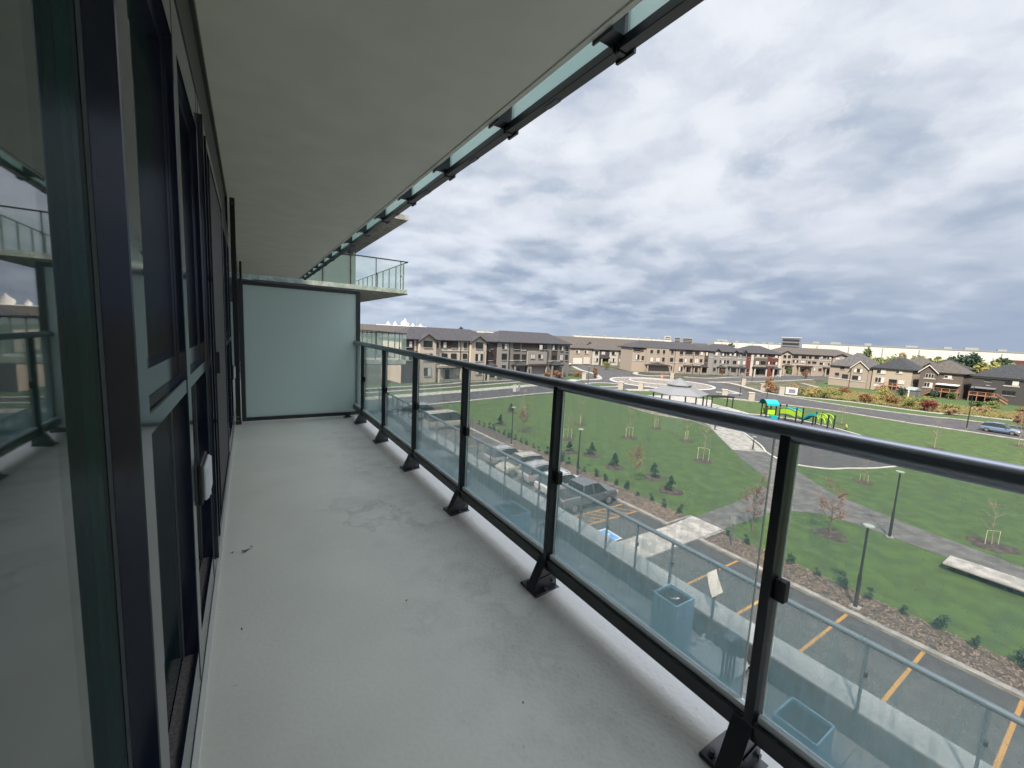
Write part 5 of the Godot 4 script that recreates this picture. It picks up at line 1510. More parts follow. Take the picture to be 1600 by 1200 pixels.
func sapling_mesh(h: float, spread: float, twigs: int, leaves: int, leaf_size: float) -> Array:
	var s := nst()
	var l := nst()
	var lean := Vector3(rng.randf_range(-0.06, 0.06), 0, rng.randf_range(-0.06, 0.06))
	tube(s, [Vector3.ZERO, lean * h * 0.4 + Vector3(0, h * 0.45, 0), lean * h + Vector3(0, h * 0.95, 0)], [0.035 + h * 0.005, 0.028, 0.006], 7)
	for k in twigs:
		var f := rng.randf_range(0.3, 0.95)
		var o := lean * h * f + Vector3(0, h * f, 0)
		var a := rng.randf() * TAU
		var len := spread * (1.15 - 0.75 * absf(f - 0.55)) * rng.randf_range(0.6, 1.1)
		var d := Vector3(cos(a), rng.randf_range(0.7, 1.5), sin(a)).normalized()
		var e := o + d * len
		var m := o.lerp(e, 0.5) + Vector3(cos(a), -0.2, sin(a)) * len * 0.10
		tube(s, [o, m, e], [0.014, 0.010, 0.003], 5)
		for j in 5:
			var q := m.lerp(e, rng.randf_range(-0.5, 0.95))
			var d2 := (d + rnd_dir() * 0.8).normalized()
			var e2 := q + d2 * len * rng.randf_range(0.25, 0.5)
			tube(s, [q, e2], [0.007, 0.002], 4, false)
			for i in leaves:
				leaf(l, q.lerp(e2, rng.randf()) + rnd_dir() * 0.06, leaf_size)
	return [s.commit(), l.commit()]

func plant(called: String, label: String, cat: String, at: Vector3, parts: Array, turn := 0.0, scale := 1.0, group := "") -> Node3D:
	var t := thing(called, label, cat, at, turn, group)
	for p in parts:
		var o := MeshInstance3D.new()
		o.mesh = p[1]
		o.set_surface_override_material(0, p[2])
		o.name = p[0]
		o.scale = Vector3.ONE * scale
		t.add_child(o, true)
	return t

func make_plants() -> void:
	# saplings of the lawn; three builds of each kind
	var bare := []
	var rust := []
	for k in 3:
		bare.append(sapling_mesh(4.0, 1.0, 16, 1, 0.035))
		rust.append(sapling_mesh(3.1, 0.95, 24, 7, 0.045))
	var stake := nst()
	rod(stake, Vector3(-0.55, 0, 0.1), Vector3(-0.55, 1.4, 0.1), 0.02, 6); rod(stake, Vector3(0.55, 0, -0.1), Vector3(0.55, 1.4, -0.1), 0.02, 6); rod(stake, Vector3(-0.55, 1.4, 0.1), Vector3(0, 1.42, 0), 0.012, 5); rod(stake, Vector3(0.55, 1.4, -0.1), Vector3(0, 1.42, 0), 0.012, 5)
	var st := stake.commit()
	var spots := [
		[33.4, -10.6, 1, "rust twigged young tree on a bark ring left of the two near lamp posts", 1.05, 1.0],
		[28.5, -23.6, 1, "rust leaved shrub tree beside the small conifers behind the pickup", 1.0, 0.0],
		[28.9, -13.5, 1, "rust twigged bush tree at the corner of the concrete walk", 1.1, 0.0],
		[41.2, -25.1, 0, "staked bare sapling on a bark ring near the path's lawn edge", 1.0, 1.0],
		[41.4, -35.6, 0, "staked bare sapling in the middle of the lawn", 0.95, 1.0],
		[47.5, -31.5, 0, "staked bare sapling closer to the plaza than the one in mid lawn", 0.9, 1.0],
		[50.1, -13.9, 0, "short bare sapling on the lawn between play surface and tall lamp post", 0.55, 0.8],
		[42.1, -4.5, 0, "staked bare sapling on the oval bark ring at the right edge", 0.75, 1.25],
		[50.0, -38.2, 0, "thin bare sapling beside the plaza's white seat wall", 0.9, 0.8],
		[30.2, -43.5, 1, "rust bush tree at the left of the lawn near the parked van", 1.0, 0.9],
		[36.0, -52.0, 0, "bare sapling toward the north street at the left of the lawn", 1.0, 0.9],
		[33.0, -38.0, 0, "bare sapling behind the middle lamp post", 0.9, 0.9],
		[40.5, -44.0, 0, "bare sapling on the far left lawn, left of mid lawn", 0.9, 0.9],
		[85.4, -27.8, 2, "slim sapling with thin orange leaves right of the playground", 0.85, 0.9],
		[78.4, -14.9, 2, "slim sapling with pale trunk on the bright lawn beyond the handrail", 1.0, 0.9],
		[95.0, -9.5, 2, "slim sapling by the blue parked car's kerb", 1.1, 0.9],
		[68.0, -6.0, 2, "slim tan sapling just over the handrail at right", 1.0, 0.0],
		[88.0, -58.5, 2, "slim sapling on the lawn behind the pergola", 0.8, 0.0]]
	var rings := nst()
	for q in spots:
		var at := Vector3(q[0], 0.0, q[1])
		var src: Array = (rust if q[2] == 1 else bare)[rng.randi() % 3]
		var lm: Material = [M.leaf_tan, M.leaf_rust, M.leaf_orange][q[2]]
		var parts := [["trunk", src[0], M.bark if q[2] == 1 else M.bark_pale], ["foliage", src[1], lm]]
		if q[5] > 0.0 and q[2] == 0: parts.append(["support_stakes", st, M.wood_stake])
		plant("park_sapling", q[3], "sapling", at, parts, rng.randf() * TAU, q[4], "young trees on the lawn")
		if q[5] > 0.0: mulch_ring(rings, Vector2(q[0], q[1]), q[5])
	# small conifers on bark rings
	var fir := []
	for k in 3:
		var s := nst()
		var f := nst()
		tube(s, [Vector3.ZERO, Vector3(0, 1.5, 0)], [0.04, 0.01], 6)
		for i in 26:
			# drooping whorls of uneven length
			var y := pow(rng.randf(), 0.8)
			var a := rng.randf() * TAU
			var r := ((1.0 - y) * 0.62 + 0.06) * rng.randf_range(0.6, 1.25)
			for q in 55:
				var u := pow(rng.randf(), 0.7)
				leaf(f, Vector3(cos(a) * r * u, 0.12 + y * 1.25 - 0.12 * u + rng.randf_range(-0.05, 0.05), sin(a) * r * u) + rnd_dir() * 0.07, 0.05)
		fir.append([s.commit(), f.commit()])
	var firs := [[30.3, -27.6, "small dark conifer with an upright pale stake behind the pickup"], [31.5, -23.8, "small dark conifer right of the rust leaved shrub tree"], [30.0, -20.9, "small dark conifer nearest the concrete walk"], [31.0, -31.6, "small dark conifer in front of the middle lamp post"], [29.6, -33.6, "small dark conifer behind the middle lamp post"], [29.3, -48.0, "small dark conifer at the left end of the lawn"], [35.5, -55.0, "small dark conifer nearest the north street"]]
	for q in firs:
		var k := rng.randi() % 3
		plant("small_conifer", q[2], "conifer", Vector3(q[0], 0, q[1]), [["trunk", fir[k][0], M.bark], ["foliage", fir[k][1], M.leaf_dark]], rng.randf() * TAU, rng.randf_range(0.9, 1.1), "small conifers on the lawn")
		mulch_ring(rings, Vector2(q[0], q[1]), 1.0)
	var ro := obj("mulch_rings", rings, M.mulch)
	tag(ro, "rings of bark mulch round the young trees of the lawn", "mulch", "", "stuff")
	# clipped shrubs in the mulch bed
	var sh := []
	for k in 4:
		var f := nst()
		for q in 9:
			var c := Vector3(rng.randf_range(-0.16, 0.16), rng.randf_range(0.12, 0.66), rng.randf_range(-0.16, 0.16))
			c.x *= 1.2 - c.y; c.z *= 1.2 - c.y
			for i in 55: leaf(f, c + rnd_dir() * 0.15 * pow(rng.randf(), 0.6), 0.036)
		sh.append(f.commit())
	var z := -1.35
	while z > -50.0:
		if z > -14.2 or z < -17.2:
			plant("hedge_shrub", "small dark upright shrub in the row along the mulch bed", "shrub", Vector3(26.55 + rng.randf_range(-0.1, 0.1), 0, z + rng.randf_range(-0.12, 0.12)), [["foliage", sh[rng.randi() % 4], M.leaf_dark]], rng.randf() * TAU, rng.randf_range(0.6, 1.3), "row of small shrubs along the mulch bed")
		z -= 1.25
	var lf := nst()
	leaf(lf, Vector3.ZERO, 0.045)
	var ml := MultiMesh.new()
	ml.transform_format = MultiMesh.TRANSFORM_3D
	ml.use_colors = true
	ml.mesh = lf.commit()
	ml.instance_count = 4200
	for i in 4200:
		var p := Vector2(27.2 + 60.0 * pow(rng.randf(), 1.6), rng.randf_range(-60, 4))
		ml.set_instance_transform(i, Transform3D(Basis(Vector3.UP, rng.randf() * TAU).scaled(Vector3.ONE * rng.randf_range(0.5, 1.2)), Vector3(p.x, 0.035, p.y)))
		ml.set_instance_color(i, Color(0.12, 0.085, 0.04).lerp(Color(0.17, 0.15, 0.08), rng.randf()))
	var ln := MultiMeshInstance3D.new()
	var lm2 := mk("fallen_leaf", Color.WHITE, 0.9)
	lm2.vertex_color_use_as_albedo = true
	ln.multimesh = ml
	ln.material_override = lm2
	ln.name = "fallen_leaves"
	add_child(ln)
	tag(ln, "fallen leaves scattered over the lawn", "leaves", "", "stuff")
	# wild shrubs beyond the east street
	var bushes := [
		[122, -57, 2.4, 2.6, "leaf_orange", "orange brown shrub mass left of the white sign board"], [127.5, -52.5, 2.6, 2.4, "leaf_olive", "olive shrub right of the white sign board"], [129.5, -49.5, 2.2, 2.2, "leaf_tan", "tan dry shrub between two olive shrubs"], [128, -46.0, 2.8, 2.6, "leaf_olive", "rounded yellow green shrub close to the far kerb"], [133.5, -50.5, 2.4, 2.2, "leaf_olive", "olive shrub behind the yellow green one"],
		[131, -55.0, 2.2, 2.4, "leaf_tan", "tan shrub at the back of the olive group"], [135.5, -46.5, 2.2, 2.0, "leaf_olive", "low olive shrub beside the gravel patch"], [124.5, -48.0, 1.8, 1.9, "leaf_yellow", "yellow green shrub nearest the sign board's far kerb"], [134, -23.5, 2.2, 2.0, "leaf_olive", "olive shrub right of the crimson one"], [141, -33, 2.4, 2.4, "leaf_olive", "olive shrub between fence and meadow"], [139.5, -20.0, 2.0, 1.8, "leaf_tan", "dry tan shrub before the stone edging"], [146, -48, 2.0, 2.2, "leaf_orange", "orange red shrub beside the gravel trail"], [129, -37.8, 2.1, 2.6, "leaf_orange", "bright orange shrub at the end of the gravel patch"], [138, -37, 2.2, 4.2, "leaf_yellow", "tall yellow green shrub in front of the garden fence"], [131.5, -33.5, 2.0, 2.6, "leaf_orange", "orange shrub under the tall yellow green one"], [130, -29.8, 2.2, 2.8, "leaf_olive", "olive shrub beside the basketball post"], [133, -28, 2.4, 3.2, "leaf_olive", "broad green yellow shrub left of the crimson shrub"], [128, -26.6, 2.0, 2.8, "leaf_red", "crimson shrub in the middle of the meadow"],
		[119.5, -11.5, 2.2, 3.4, "leaf_rust", "rust red shrub tree standing over the blue car"], [127, -22.5, 1.6, 1.6, "leaf_tan", "low tan tuft left of the pale stone edging"], [151, -23, 1.8, 2.0, "leaf_green", "green garden shrub by the pale stone edging"], [171, -34.5, 1.6, 2.4, "leaf_dark", "dark conical shrub at the brown brick house's stair"], [173, -31, 1.6, 2.4, "leaf_green", "green conical shrub before the brown brick house's deck"], [175, -23.5, 1.5, 2.2, "leaf_dark", "dark shrub below the charcoal house's deck"], [183, -20, 1.6, 3.2, "leaf_orange", "golden shrub at the foot of the red brown stair"], [160, -21, 2.4, 1.8, "leaf_olive", "low olive shrub in the charcoal house's garden"], [147, -14, 2.4, 2.0, "leaf_orange", "orange grass tuft at right of the meadow"], [166, -40.5, 1.4, 2.6, "leaf_dark", "dark shrub beside the garden shed"],
		[74, -96, 1.6, 2.0, "leaf_orange", "orange bush on the small corner lawn"], [79, -97.5, 1.8, 2.6, "leaf_rust", "rust bush beside the grey stone townhouse porch"], [88.5, -99, 2.2, 1.6, "leaf_orange", "low golden hedge on the corner lawn"], [122, -120, 2.0, 4.5, "leaf_olive", "olive yard tree in front of the white and charcoal pair"], [134, -97.5, 1.8, 1.2, "leaf_orange", "low orange hedge before the wide dark porch"], [164, -96.5, 1.6, 3.4, "leaf_orange", "small orange tree in front of the blue grey townhouses"], [192, -90.5, 1.8, 3.6, "leaf_yellow", "small yellow tree at the red brick row's right end"], [212, -92, 1.8, 4.0, "leaf_green", "small green tree between the taupe row's porches"], [200, -80, 1.9, 4.2, "leaf_orange", "orange leaved street tree beside the northeast road"], [123.5, -58.0, 1.6, 5.2, "leaf_orange", "thin orange street tree behind the pale gate pillar"], [92, -95, 1.2, 3.6, "leaf_orange", "thin orange tree by the western splitter island"]]
	for q in bushes:
		var t := thing("autumn_shrub", q[5], "shrub", Vector3(q[0], 0, q[1]))
		var s := nst()
		for k in 5:
			var a := TAU * k / 5.0
			tube(s, [Vector3.ZERO, Vector3(cos(a) * q[2] * 0.4, q[3] * 0.6, sin(a) * q[2] * 0.4)], [0.06, 0.02], 5)
		obj("stem", s, M.bark, t)
		s = nst(); foliage(s, Vector3(0, q[3] * 0.52, 0), Vector3(q[2] * 0.9, q[3] * 0.5, q[2] * 0.9), 700, 0.17, 16)
		obj("foliage", s, M[q[4]], t)
	# tussocks of the meadow: nobody could count them
	var tf := nst()
	for i in 26:
		var a := rng.randf() * TAU
		var d := Vector3(cos(a) * 0.35, rng.randf_range(0.4, 0.9), sin(a) * 0.35)
		tri(tf, Vector3(-0.05, 0, 0).rotated(Vector3.UP, a), d, Vector3(0.05, 0, 0).rotated(Vector3.UP, a))
	var mm := MultiMesh.new()
	mm.transform_format = MultiMesh.TRANSFORM_3D
	mm.use_colors = true
	mm.mesh = tf.commit()
	mm.instance_count = 5200
	var poly := PackedVector2Array(V([139, 20, 134.5, -13.6, 127.6, -25.7, 127, -40.4, 128, -50, 150, -58, 160, -57, 148, -24, 150, -8, 152, 20]))
	var n := 0
	while n < 5200:
		var p := Vector2(rng.randf_range(126, 160), rng.randf_range(-60, 8))
		if not Geometry2D.is_point_in_polygon(p, poly): continue
		mm.set_instance_transform(n, Transform3D(Basis(Vector3.UP, rng.randf() * TAU).scaled(Vector3.ONE * rng.randf_range(0.4, 1.1)), Vector3(p.x, 0, p.y)))
		var f := rng.randf()
		mm.set_instance_color(n, Color(0.15, 0.16, 0.055).lerp(Color(0.30, 0.23, 0.11), f * f))
		n += 1
	var mi := MultiMeshInstance3D.new()
	var mt := mk("tussock", Color.WHITE, 0.95)
	mt.vertex_color_use_as_albedo = true
	mi.multimesh = mm
	mi.material_override = mt
	mi.name = "meadow_tussocks"
	add_child(mi)
	tag(mi, "dry grass tussocks covering the autumn meadow", "grass", "", "stuff")

func mulch_ring(s: SurfaceTool, c: Vector2, r: float) -> void:
	var prev := []
	for k in 5:
		var f := [1.0, 0.92, 0.7, 0.4, 0.05][k] as float
		var y := [0.008, 0.06, 0.10, 0.11, 0.10][k] as float
		var ring := []
		for i in 22:
			var a := TAU * i / 22.0
			var w := 1.0 + 0.10 * sin(a * 3.0 + c.x) + 0.06 * sin(a * 7.0 + c.y)
			ring.append(Vector3(c.x + cos(a) * r * f * w, y + 0.02 * sin(a * 9.0 + k), c.y + sin(a) * r * f * w))
		if k:
			for i in 22:
				var j := (i + 1) % 22
				var q := [prev[i], prev[j], ring[j], ring[i]]
				if (q[1] - q[0]).cross(q[2] - q[0]).y < 0: q.reverse()
				quad(s, q[0], q[1], q[2], q[3])
		prev = ring

# ---------- park furniture ----------
func lamp(label: String, at: Vector3, h: float, turn := 0.0, tall := false) -> void:
	var t := thing("street_lamp", label, "lamp post", at, turn, "lamp posts of the park and streets")
	var s := nst()
	tube(s, [Vector3(0, 0.1, 0), Vector3(0, h * 0.42, 0), Vector3(0, h * 0.42 + 0.02, 0), Vector3(0, h - 0.05, 0)], [0.085, 0.08, 0.055, 0.05], 10)
	obj("post", s, M.lamp_black, t)
	s = nst(); cbox(s, Vector3(0, 0.05, 0), Vector3(0.42, 0.1, 0.42), 0.02); obj("base", s, M.curb, t)
	s = nst()
	if tall:
		tube(s, [Vector3(0, h - 0.06, 0), Vector3(0.7, h + 0.15, 0), Vector3(1.5, h + 0.2, 0)], [0.045, 0.04, 0.035], 8)
		obj("arm", s, M.lamp_black, t)
		s = nst(); cbox(s, Vector3(1.7, h + 0.18, 0), Vector3(0.6, 0.1, 0.26), 0.03)
	else:
		for k in 2: rod(s, Vector3(0, h - 0.08, 0), Vector3(-0.12 + 0.24 * k, h + 0.02, 0), 0.02, 6)
		obj("bracket", s, M.lamp_black, t)
		s = nst()
		tube(s, [Vector3(0.08, h + 0.01, 0), Vector3(0.08, h + 0.05, 0), Vector3(0.08, h + 0.09, 0)], [0.20, 0.27, 0.24], 18)
	obj("lamp_head", s, M.lamp_head, t)

func make_park() -> void:
	lamp("lamp post rising from the mulch bed beside the parking kerb, nearest the balcony", Vector3(25.0, 0, -6.5), 4.2)
	lamp("black lamp post on the grass at the grey path's near edge", Vector3(36.9, 0, -8.4), 4.6, 0.4)
	lamp("lamp post in the mulch bed behind the pickup", Vector3(25.1, 0, -27.2), 4.3)
	lamp("lamp post in the mulch bed behind the silver car", Vector3(25.1, 0, -38.5), 4.3)
	lamp("thin lamp post on the lawn between the pergola and the play tower", Vector3(81, 0, -38.2), 5.0)
	lamp("lamp post at the park corner by the white splitter island", Vector3(102.0, 0, -54.4), 4.9)
	lamp("lamp post at the west side of the roundabout", Vector3(72.5, 0, -77), 5.4)
	lamp("short lamp post on the northwest corner's walk", Vector3(93.2, 0, -96.5), 4.1)
	lamp("tall street lamp with an arm beside the blue car's street", Vector3(106.4, 0, -16.7), 7.7, -0.9, true)
	lamp("lamp post on the plaza beside the path's start", Vector3(58.0, 0, -34.0), 3.4)
	lamp("short bollard lamp at the seam of plaza and path", Vector3(51.6, 0, -25.2), 1.6)
	lamp("tall street lamp with an arm at the northeast road", Vector3(150, 0, -76.4), 7.4, 1.57, true)
	lamp("tall street lamp with an arm before the cream townhouses", Vector3(48, 0, -87.6), 8.0, 0.2, true)
	# gazebo
	var t := thing("gazebo", "hexagonal gazebo with a two tiered grey metal roof on the plaza", "gazebo", Vector3(71.6, 0, -50.2), 0.3)
	for tier in 2:
		var r0: float = [5.6, 2.4][tier]
		var r1: float = [1.9, 0.05][tier]
		var y0: float = [2.75, 4.35][tier]
		var y1: float = [4.15, 5.5][tier]
		for k in 6:
			var s := nst()
			var p := func(i: int, r: float, y: float) -> Vector3: return Vector3(cos(TAU * i / 6.0) * r, y, -sin(TAU * i / 6.0) * r)
			quad(s, p.call(k, r0, y0), p.call(k + 1, r0, y0), p.call(k + 1, r1, y1), p.call(k, r1, y1))
			quad(s, p.call(k + 1, r0, y0 - 0.02), p.call(k, r0, y0 - 0.02), p.call(k, r1, y1 - 0.1), p.call(k + 1, r1, y1 - 0.1))
			quad(s, p.call(k, r0, y0 - 0.16), p.call(k + 1, r0, y0 - 0.16), p.call(k + 1, r0, y0), p.call(k, r0, y0))
			var panel := obj("roof_panel", s, M.metal_roof, t)
			s = nst(); rod(s, p.call(k, r0, y0 + 0.02), p.call(k, r1, y1 + 0.02), 0.06, 5); obj("hip_seam", s, M.cap, panel)
	for k in 6:
		var a := TAU * k / 6.0
		cube("post", t, Vector3(cos(a) * 4.7, 1.35, -sin(a) * 4.7), Vector3(0.22, 2.7, 0.22), M.lamp_black)
		cube("vent_wall", t, Vector3(cos(a + PI / 6) * 1.5, 4.25, -sin(a + PI / 6) * 1.5), Vector3(0.06, 0.3, 1.75), M.steel, Basis(Vector3.UP, a + PI / 6))
	for k in 3:
		var tb := thing("picnic_table", ["white picnic table under the gazebo's left side", "white picnic table under the gazebo's middle", "white picnic table at the gazebo's right edge"][k], "table", Vector3(70.2 + 1.5 * k, 0, -51.5 + 1.8 * k), 0.5)
		cube("tabletop", tb, Vector3(0, 0.75, 0), Vector3(1.8, 0.08, 0.8), M.warehouse)
		for e in [-1, 1]:
			cube("bench", tb, Vector3(0, 0.45, 0.7 * e), Vector3(1.8, 0.06, 0.28), M.warehouse)
			cube("leg", tb, Vector3(0.6 * e, 0.37, 0), Vector3(0.1, 0.7, 0.9), M.steel)
	# pergola
	t = thing("pergola", "low dark open pergola frame by the playground's white edge", "pergola", Vector3(79.6, 0, -46.4), -0.35)
	for q in [[-2.4, -0.6], [-2.4, 0.9], [2.4, -0.6], [2.4, 0.9]]:
		cube("post", t, Vector3(q[0], 1.1, q[1]), Vector3(0.16, 2.2, 0.16), M.lamp_black)
	for k in 9: cube("slat", t, Vector3(-2.5 + 0.62 * k, 2.28, 0.15), Vector3(0.08, 0.16, 2.2), M.lamp_black)
	for e in [-0.6, 0.9]: cube("beam", t, Vector3(0, 2.15, e), Vector3(5.2, 0.14, 0.12), M.lamp_black)
	make_playground()
	# pale pillars and boxes at the street corners
	for q in [[85.4, -92.4, "pale stone pillar on the small corner lawn"], [78.9, -71.8, "pale stone pillar at the left park corner by the splitter island"], [84.8, -70.5, "pale stone pillar right of the one by the splitter island"], [122.5, -89.0, "pale stone pillar before the beige townhouse row"], [95.6, -54.6, "wide pale stone pillar at the park's far corner"], [97.2, -49.2, "pale stone pillar on the lawn edge behind the play tower"], [133, -70.3, "pale stone pillar beyond the roundabout's right side"], [123.8, -59.8, "pale stone pillar in front of the thin orange street tree"], [121.0, -53.6, "pale stone pillar touching the white sign board"]]:
		var s := nst(); cbox(s, Vector3(0, 0.95, 0), Vector3(1.5, 1.9, 1.2), 0.04)
		var o := thing("stone_pillar", q[2], "pillar", Vector3(q[0], 0, q[1]), 0.6, "pale stone pillars at the street corners")
		obj("shaft", s, M.stone_block, o)
		s = nst(); cbox(s, Vector3(0, 1.95, 0), Vector3(1.66, 0.12, 1.36), 0.03); obj("cap_stone", s, M.stone_block, o)
	var sg := thing("sign_board", "white sign board with a faded mauve panel beside the olive shrubs", "sign", Vector3(121.6, 0, -51.4), -PI / 2 + 0.5)
	cube("board", sg, Vector3(0, 1.25, 0), Vector3(2.6, 1.8, 0.1), M.white_paint)
	mk("mauve", lin(0.13, 0.12, 0.18), 0.7)
	cube("picture_panel", sg, Vector3(0.1, 1.2, 0.056), Vector3(1.5, 1.1, 0.02), M.mauve)
	for e in [-1, 1]: cube("post", sg, Vector3(1.1 * e, 0.6, -0.08), Vector3(0.1, 1.3, 0.1), M.steel)
	sg = thing("street_sign", "white board sign standing by the north street kerb", "sign", Vector3(48.0, 0, -72.6), 0.2)
	for e in [-1, 1]:
		cube("board", sg, Vector3(0.62 * e, 1.2, 0), Vector3(0.8, 1.5, 0.06), M.white_paint, Basis(Vector3.UP, 0.25 * e))
		cube("post", sg, Vector3(0.62 * e, 0.4, -0.06), Vector3(0.08, 0.8, 0.08), M.steel)
	sg = thing("parking_sign", "small pale sign on a post in the mulch by the concrete walk", "sign", Vector3(25.4, 0, -13.0), -PI / 2)
	cube("post", sg, Vector3(0, 0.95, 0), Vector3(0.07, 1.9, 0.07), M.steel)
	cube("board", sg, Vector3(0, 1.75, 0.045), Vector3(0.34, 0.5, 0.02), M.cap)
	var bb := thing("basketball_post", "tall pale post standing before the garden shed", "post", Vector3(134, 0, -31.5))
	var s := nst(); rod(s, Vector3.ZERO, Vector3(0.3, 3.6, 0), 0.14, 8); obj("pole", s, M.wood_stake, bb)
	s = nst(); cbox(s, Vector3(0.3, 3.7, 0), Vector3(1.0, 0.6, 0.1), 0.02); obj("backboard", s, M.white_paint, bb)
	var dr := thing("traffic_barrel", "orange traffic barrel on the roundabout's far edge", "barrel", Vector3(121, 0, -92))
	s = nst(); tube(s, [Vector3(0, 0, 0), Vector3(0, 0.6, 0), Vector3(0, 1.1, 0)], [0.42, 0.38, 0.32], 14); obj("drum", s, M.orange_plastic, dr)
	s = nst(); rod(s, Vector3(0, 0.55, 0), Vector3(0, 0.72, 0), 0.395, 14); obj("white_band", s, M.white_paint, dr)

func make_playground() -> void:
	var t := thing("play_tower", "play tower with a bright teal arched roof and lime panels", "play structure", Vector3(75.8, 0, -35.2), 0.95)
	for q in [[-0.7, -0.7], [0.7, -0.7], [-0.7, 0.7], [0.7, 0.7]]:
		cube("post", t, Vector3(q[0] * 1.1, 1.45, q[1] * 1.1), Vector3(0.16, 2.9, 0.16), M.play_black)
	cube("platform", t, Vector3(0, 1.1, 0), Vector3(1.6, 0.12, 1.6), M.play_black)
	var s := nst()
	var arc := []
	for k in 11:
		var a := PI * k / 10.0
		arc.append(Vector2(cos(a) * 1.15, 2.65 + sin(a) * 0.95))
	for k in range(10, -1, -1): arc.append(Vector2(arc[k].x * 0.93, 2.65 + (arc[k].y - 2.65) * 0.93))
	prism(s, arc, Vector3(0, 0, -1.0), Vector3.RIGHT, Vector3.UP, Vector3(0, 0, 2.0))
	obj("arched_roof", s, M.teal, t)
	s = nst(); prism(s, arc, Vector3(0, 0.03, -1.14), Vector3.RIGHT, Vector3.UP, Vector3(0, 0, 0.14)); obj("roof_trim", s, M.play_black, t)
	for k in 6: cube("panel_bar", t, Vector3(-0.65 + 0.26 * k, 1.55, 0.8), Vector3(0.12, 0.8, 0.06), M.lime)
	for e in [-1, 1]:
		cube("panel", t, Vector3(0.8 * e, 1.5, 0), Vector3(0.06, 0.8, 1.2), M.lime)
	cube("step_block", t, Vector3(-1.2, 0.55, 0.2), Vector3(0.7, 0.9, 1.0), M.teal)
	t = thing("play_bridge", "lime play bridge under a teal curved handrail", "play structure", Vector3(78.2, 0, -32.7), 1.15)
	for e in [-1, 1]:
		for k in 9: cube("panel_bar", t, Vector3(-1.5 + 0.375 * k, 1.55 + 0.25 * cos((k - 4) * 0.35), 0.6 * e), Vector3(0.26, 0.9, 0.06), M.lime)
		var r := []
		for k in 9: r.append(Vector3(-1.7 + 0.425 * k, 2.05 + 0.35 * cos((k - 4) * 0.36), 0.62 * e))
		s = nst(); tube(s, r, [0.1, 0.1, 0.1, 0.1, 0.1, 0.1, 0.1, 0.1, 0.1], 8); obj("handrail", s, M.teal, t)
		for x in [-1.75, 1.75]: cube("post", t, Vector3(x, 1.4, 0.62 * e), Vector3(0.15, 2.8, 0.15), M.play_black)
	cube("deck", t, Vector3(0, 1.05, 0), Vector3(3.4, 0.1, 1.2), M.play_black)
	t = thing("play_slide", "short teal slide at the end of the lime bridge", "slide", Vector3(79.4, 0, -30.4), 1.15)
	s = nst()
	var prof := [Vector2(-0.9, 1.6), Vector2(-0.4, 1.5), Vector2(0.5, 0.75), Vector2(1.1, 0.45), Vector2(1.5, 0.42)]
	for k in 4:
		var a: Vector2 = prof[k]
		var b: Vector2 = prof[k + 1]
		for e in [-0.5, 0.46]:
			quad(s, Vector3(a.x, a.y, e + 0.04), Vector3(b.x, b.y, e + 0.04), Vector3(b.x, b.y + 0.35, e + 0.04), Vector3(a.x, a.y + 0.35, e + 0.04))
			quad(s, Vector3(b.x, b.y, e), Vector3(a.x, a.y, e), Vector3(a.x, a.y + 0.35, e), Vector3(b.x, b.y + 0.35, e))
			quad(s, Vector3(a.x, a.y + 0.35, e + 0.04), Vector3(b.x, b.y + 0.35, e + 0.04), Vector3(b.x, b.y + 0.35, e), Vector3(a.x, a.y + 0.35, e))
		quad(s, Vector3(a.x, a.y, 0.5), Vector3(b.x, b.y, 0.5), Vector3(b.x, b.y, -0.5), Vector3(a.x, a.y, -0.5))
	obj("chute", s, M.teal, t)
	for x in [-0.8, 1.1]: cube("support", t, Vector3(x, 0.3 if x > 0 else 0.8, 0), Vector3(0.14, 0.6 if x > 0 else 1.6, 0.14), M.play_black)
	t = thing("play_climber", "lime arched rung climber right of the teal slide", "play structure", Vector3(79.6, 0, -28.2), 1.0)
	for e in [-1, 1]:
		for rr in [[1.25, 1.15], [0.75, 0.45]]:
			var r := []
			var rad := []
			for k in 11:
				var a := PI * k / 10.0
				r.append(Vector3(cos(a) * rr[0], 0.25 + rr[1] + sin(a) * 0.75, 0.5 * e)); rad.append(0.06)
			s = nst(); tube(s, r, rad, 7); obj("arch", s, M.lime, t)
		for k in 7:
			var a := PI * (k + 1) / 8.0
			s = nst(); rod(s, Vector3(cos(a) * 0.78, 0.7 + sin(a) * 0.7, 0.5 * e), Vector3(cos(a) * 1.22, 1.4 + sin(a) * 0.72, 0.5 * e), 0.04, 5); obj("spoke", s, M.lime, t)
		for x in [-1.35, 1.35]: cube("post", t, Vector3(x, 1.1, 0.5 * e), Vector3(0.15, 2.2, 0.15), M.play_black)
	t = thing("spring_rider", "small yellow spring rider at the playground's right end", "play equipment", Vector3(80.2, 0, -25.4), 0.4)
	s = nst(); tube(s, [Vector3(-0.5, 0.5, 0), Vector3(-0.2, 0.62, 0), Vector3(0.25, 0.6, 0), Vector3(0.5, 0.85, 0)], [0.08, 0.16, 0.14, 0.1], 8); obj("body", s, M.leaf_yellow, t)
	var sp := []
	var sr := []
	for k in 22: sp.append(Vector3(cos(k * 1.1) * 0.09, 0.02 * k, sin(k * 1.1) * 0.09)); sr.append(0.02)
	s = nst(); tube(s, sp, sr, 5); obj("spring", s, M.play_black, t)

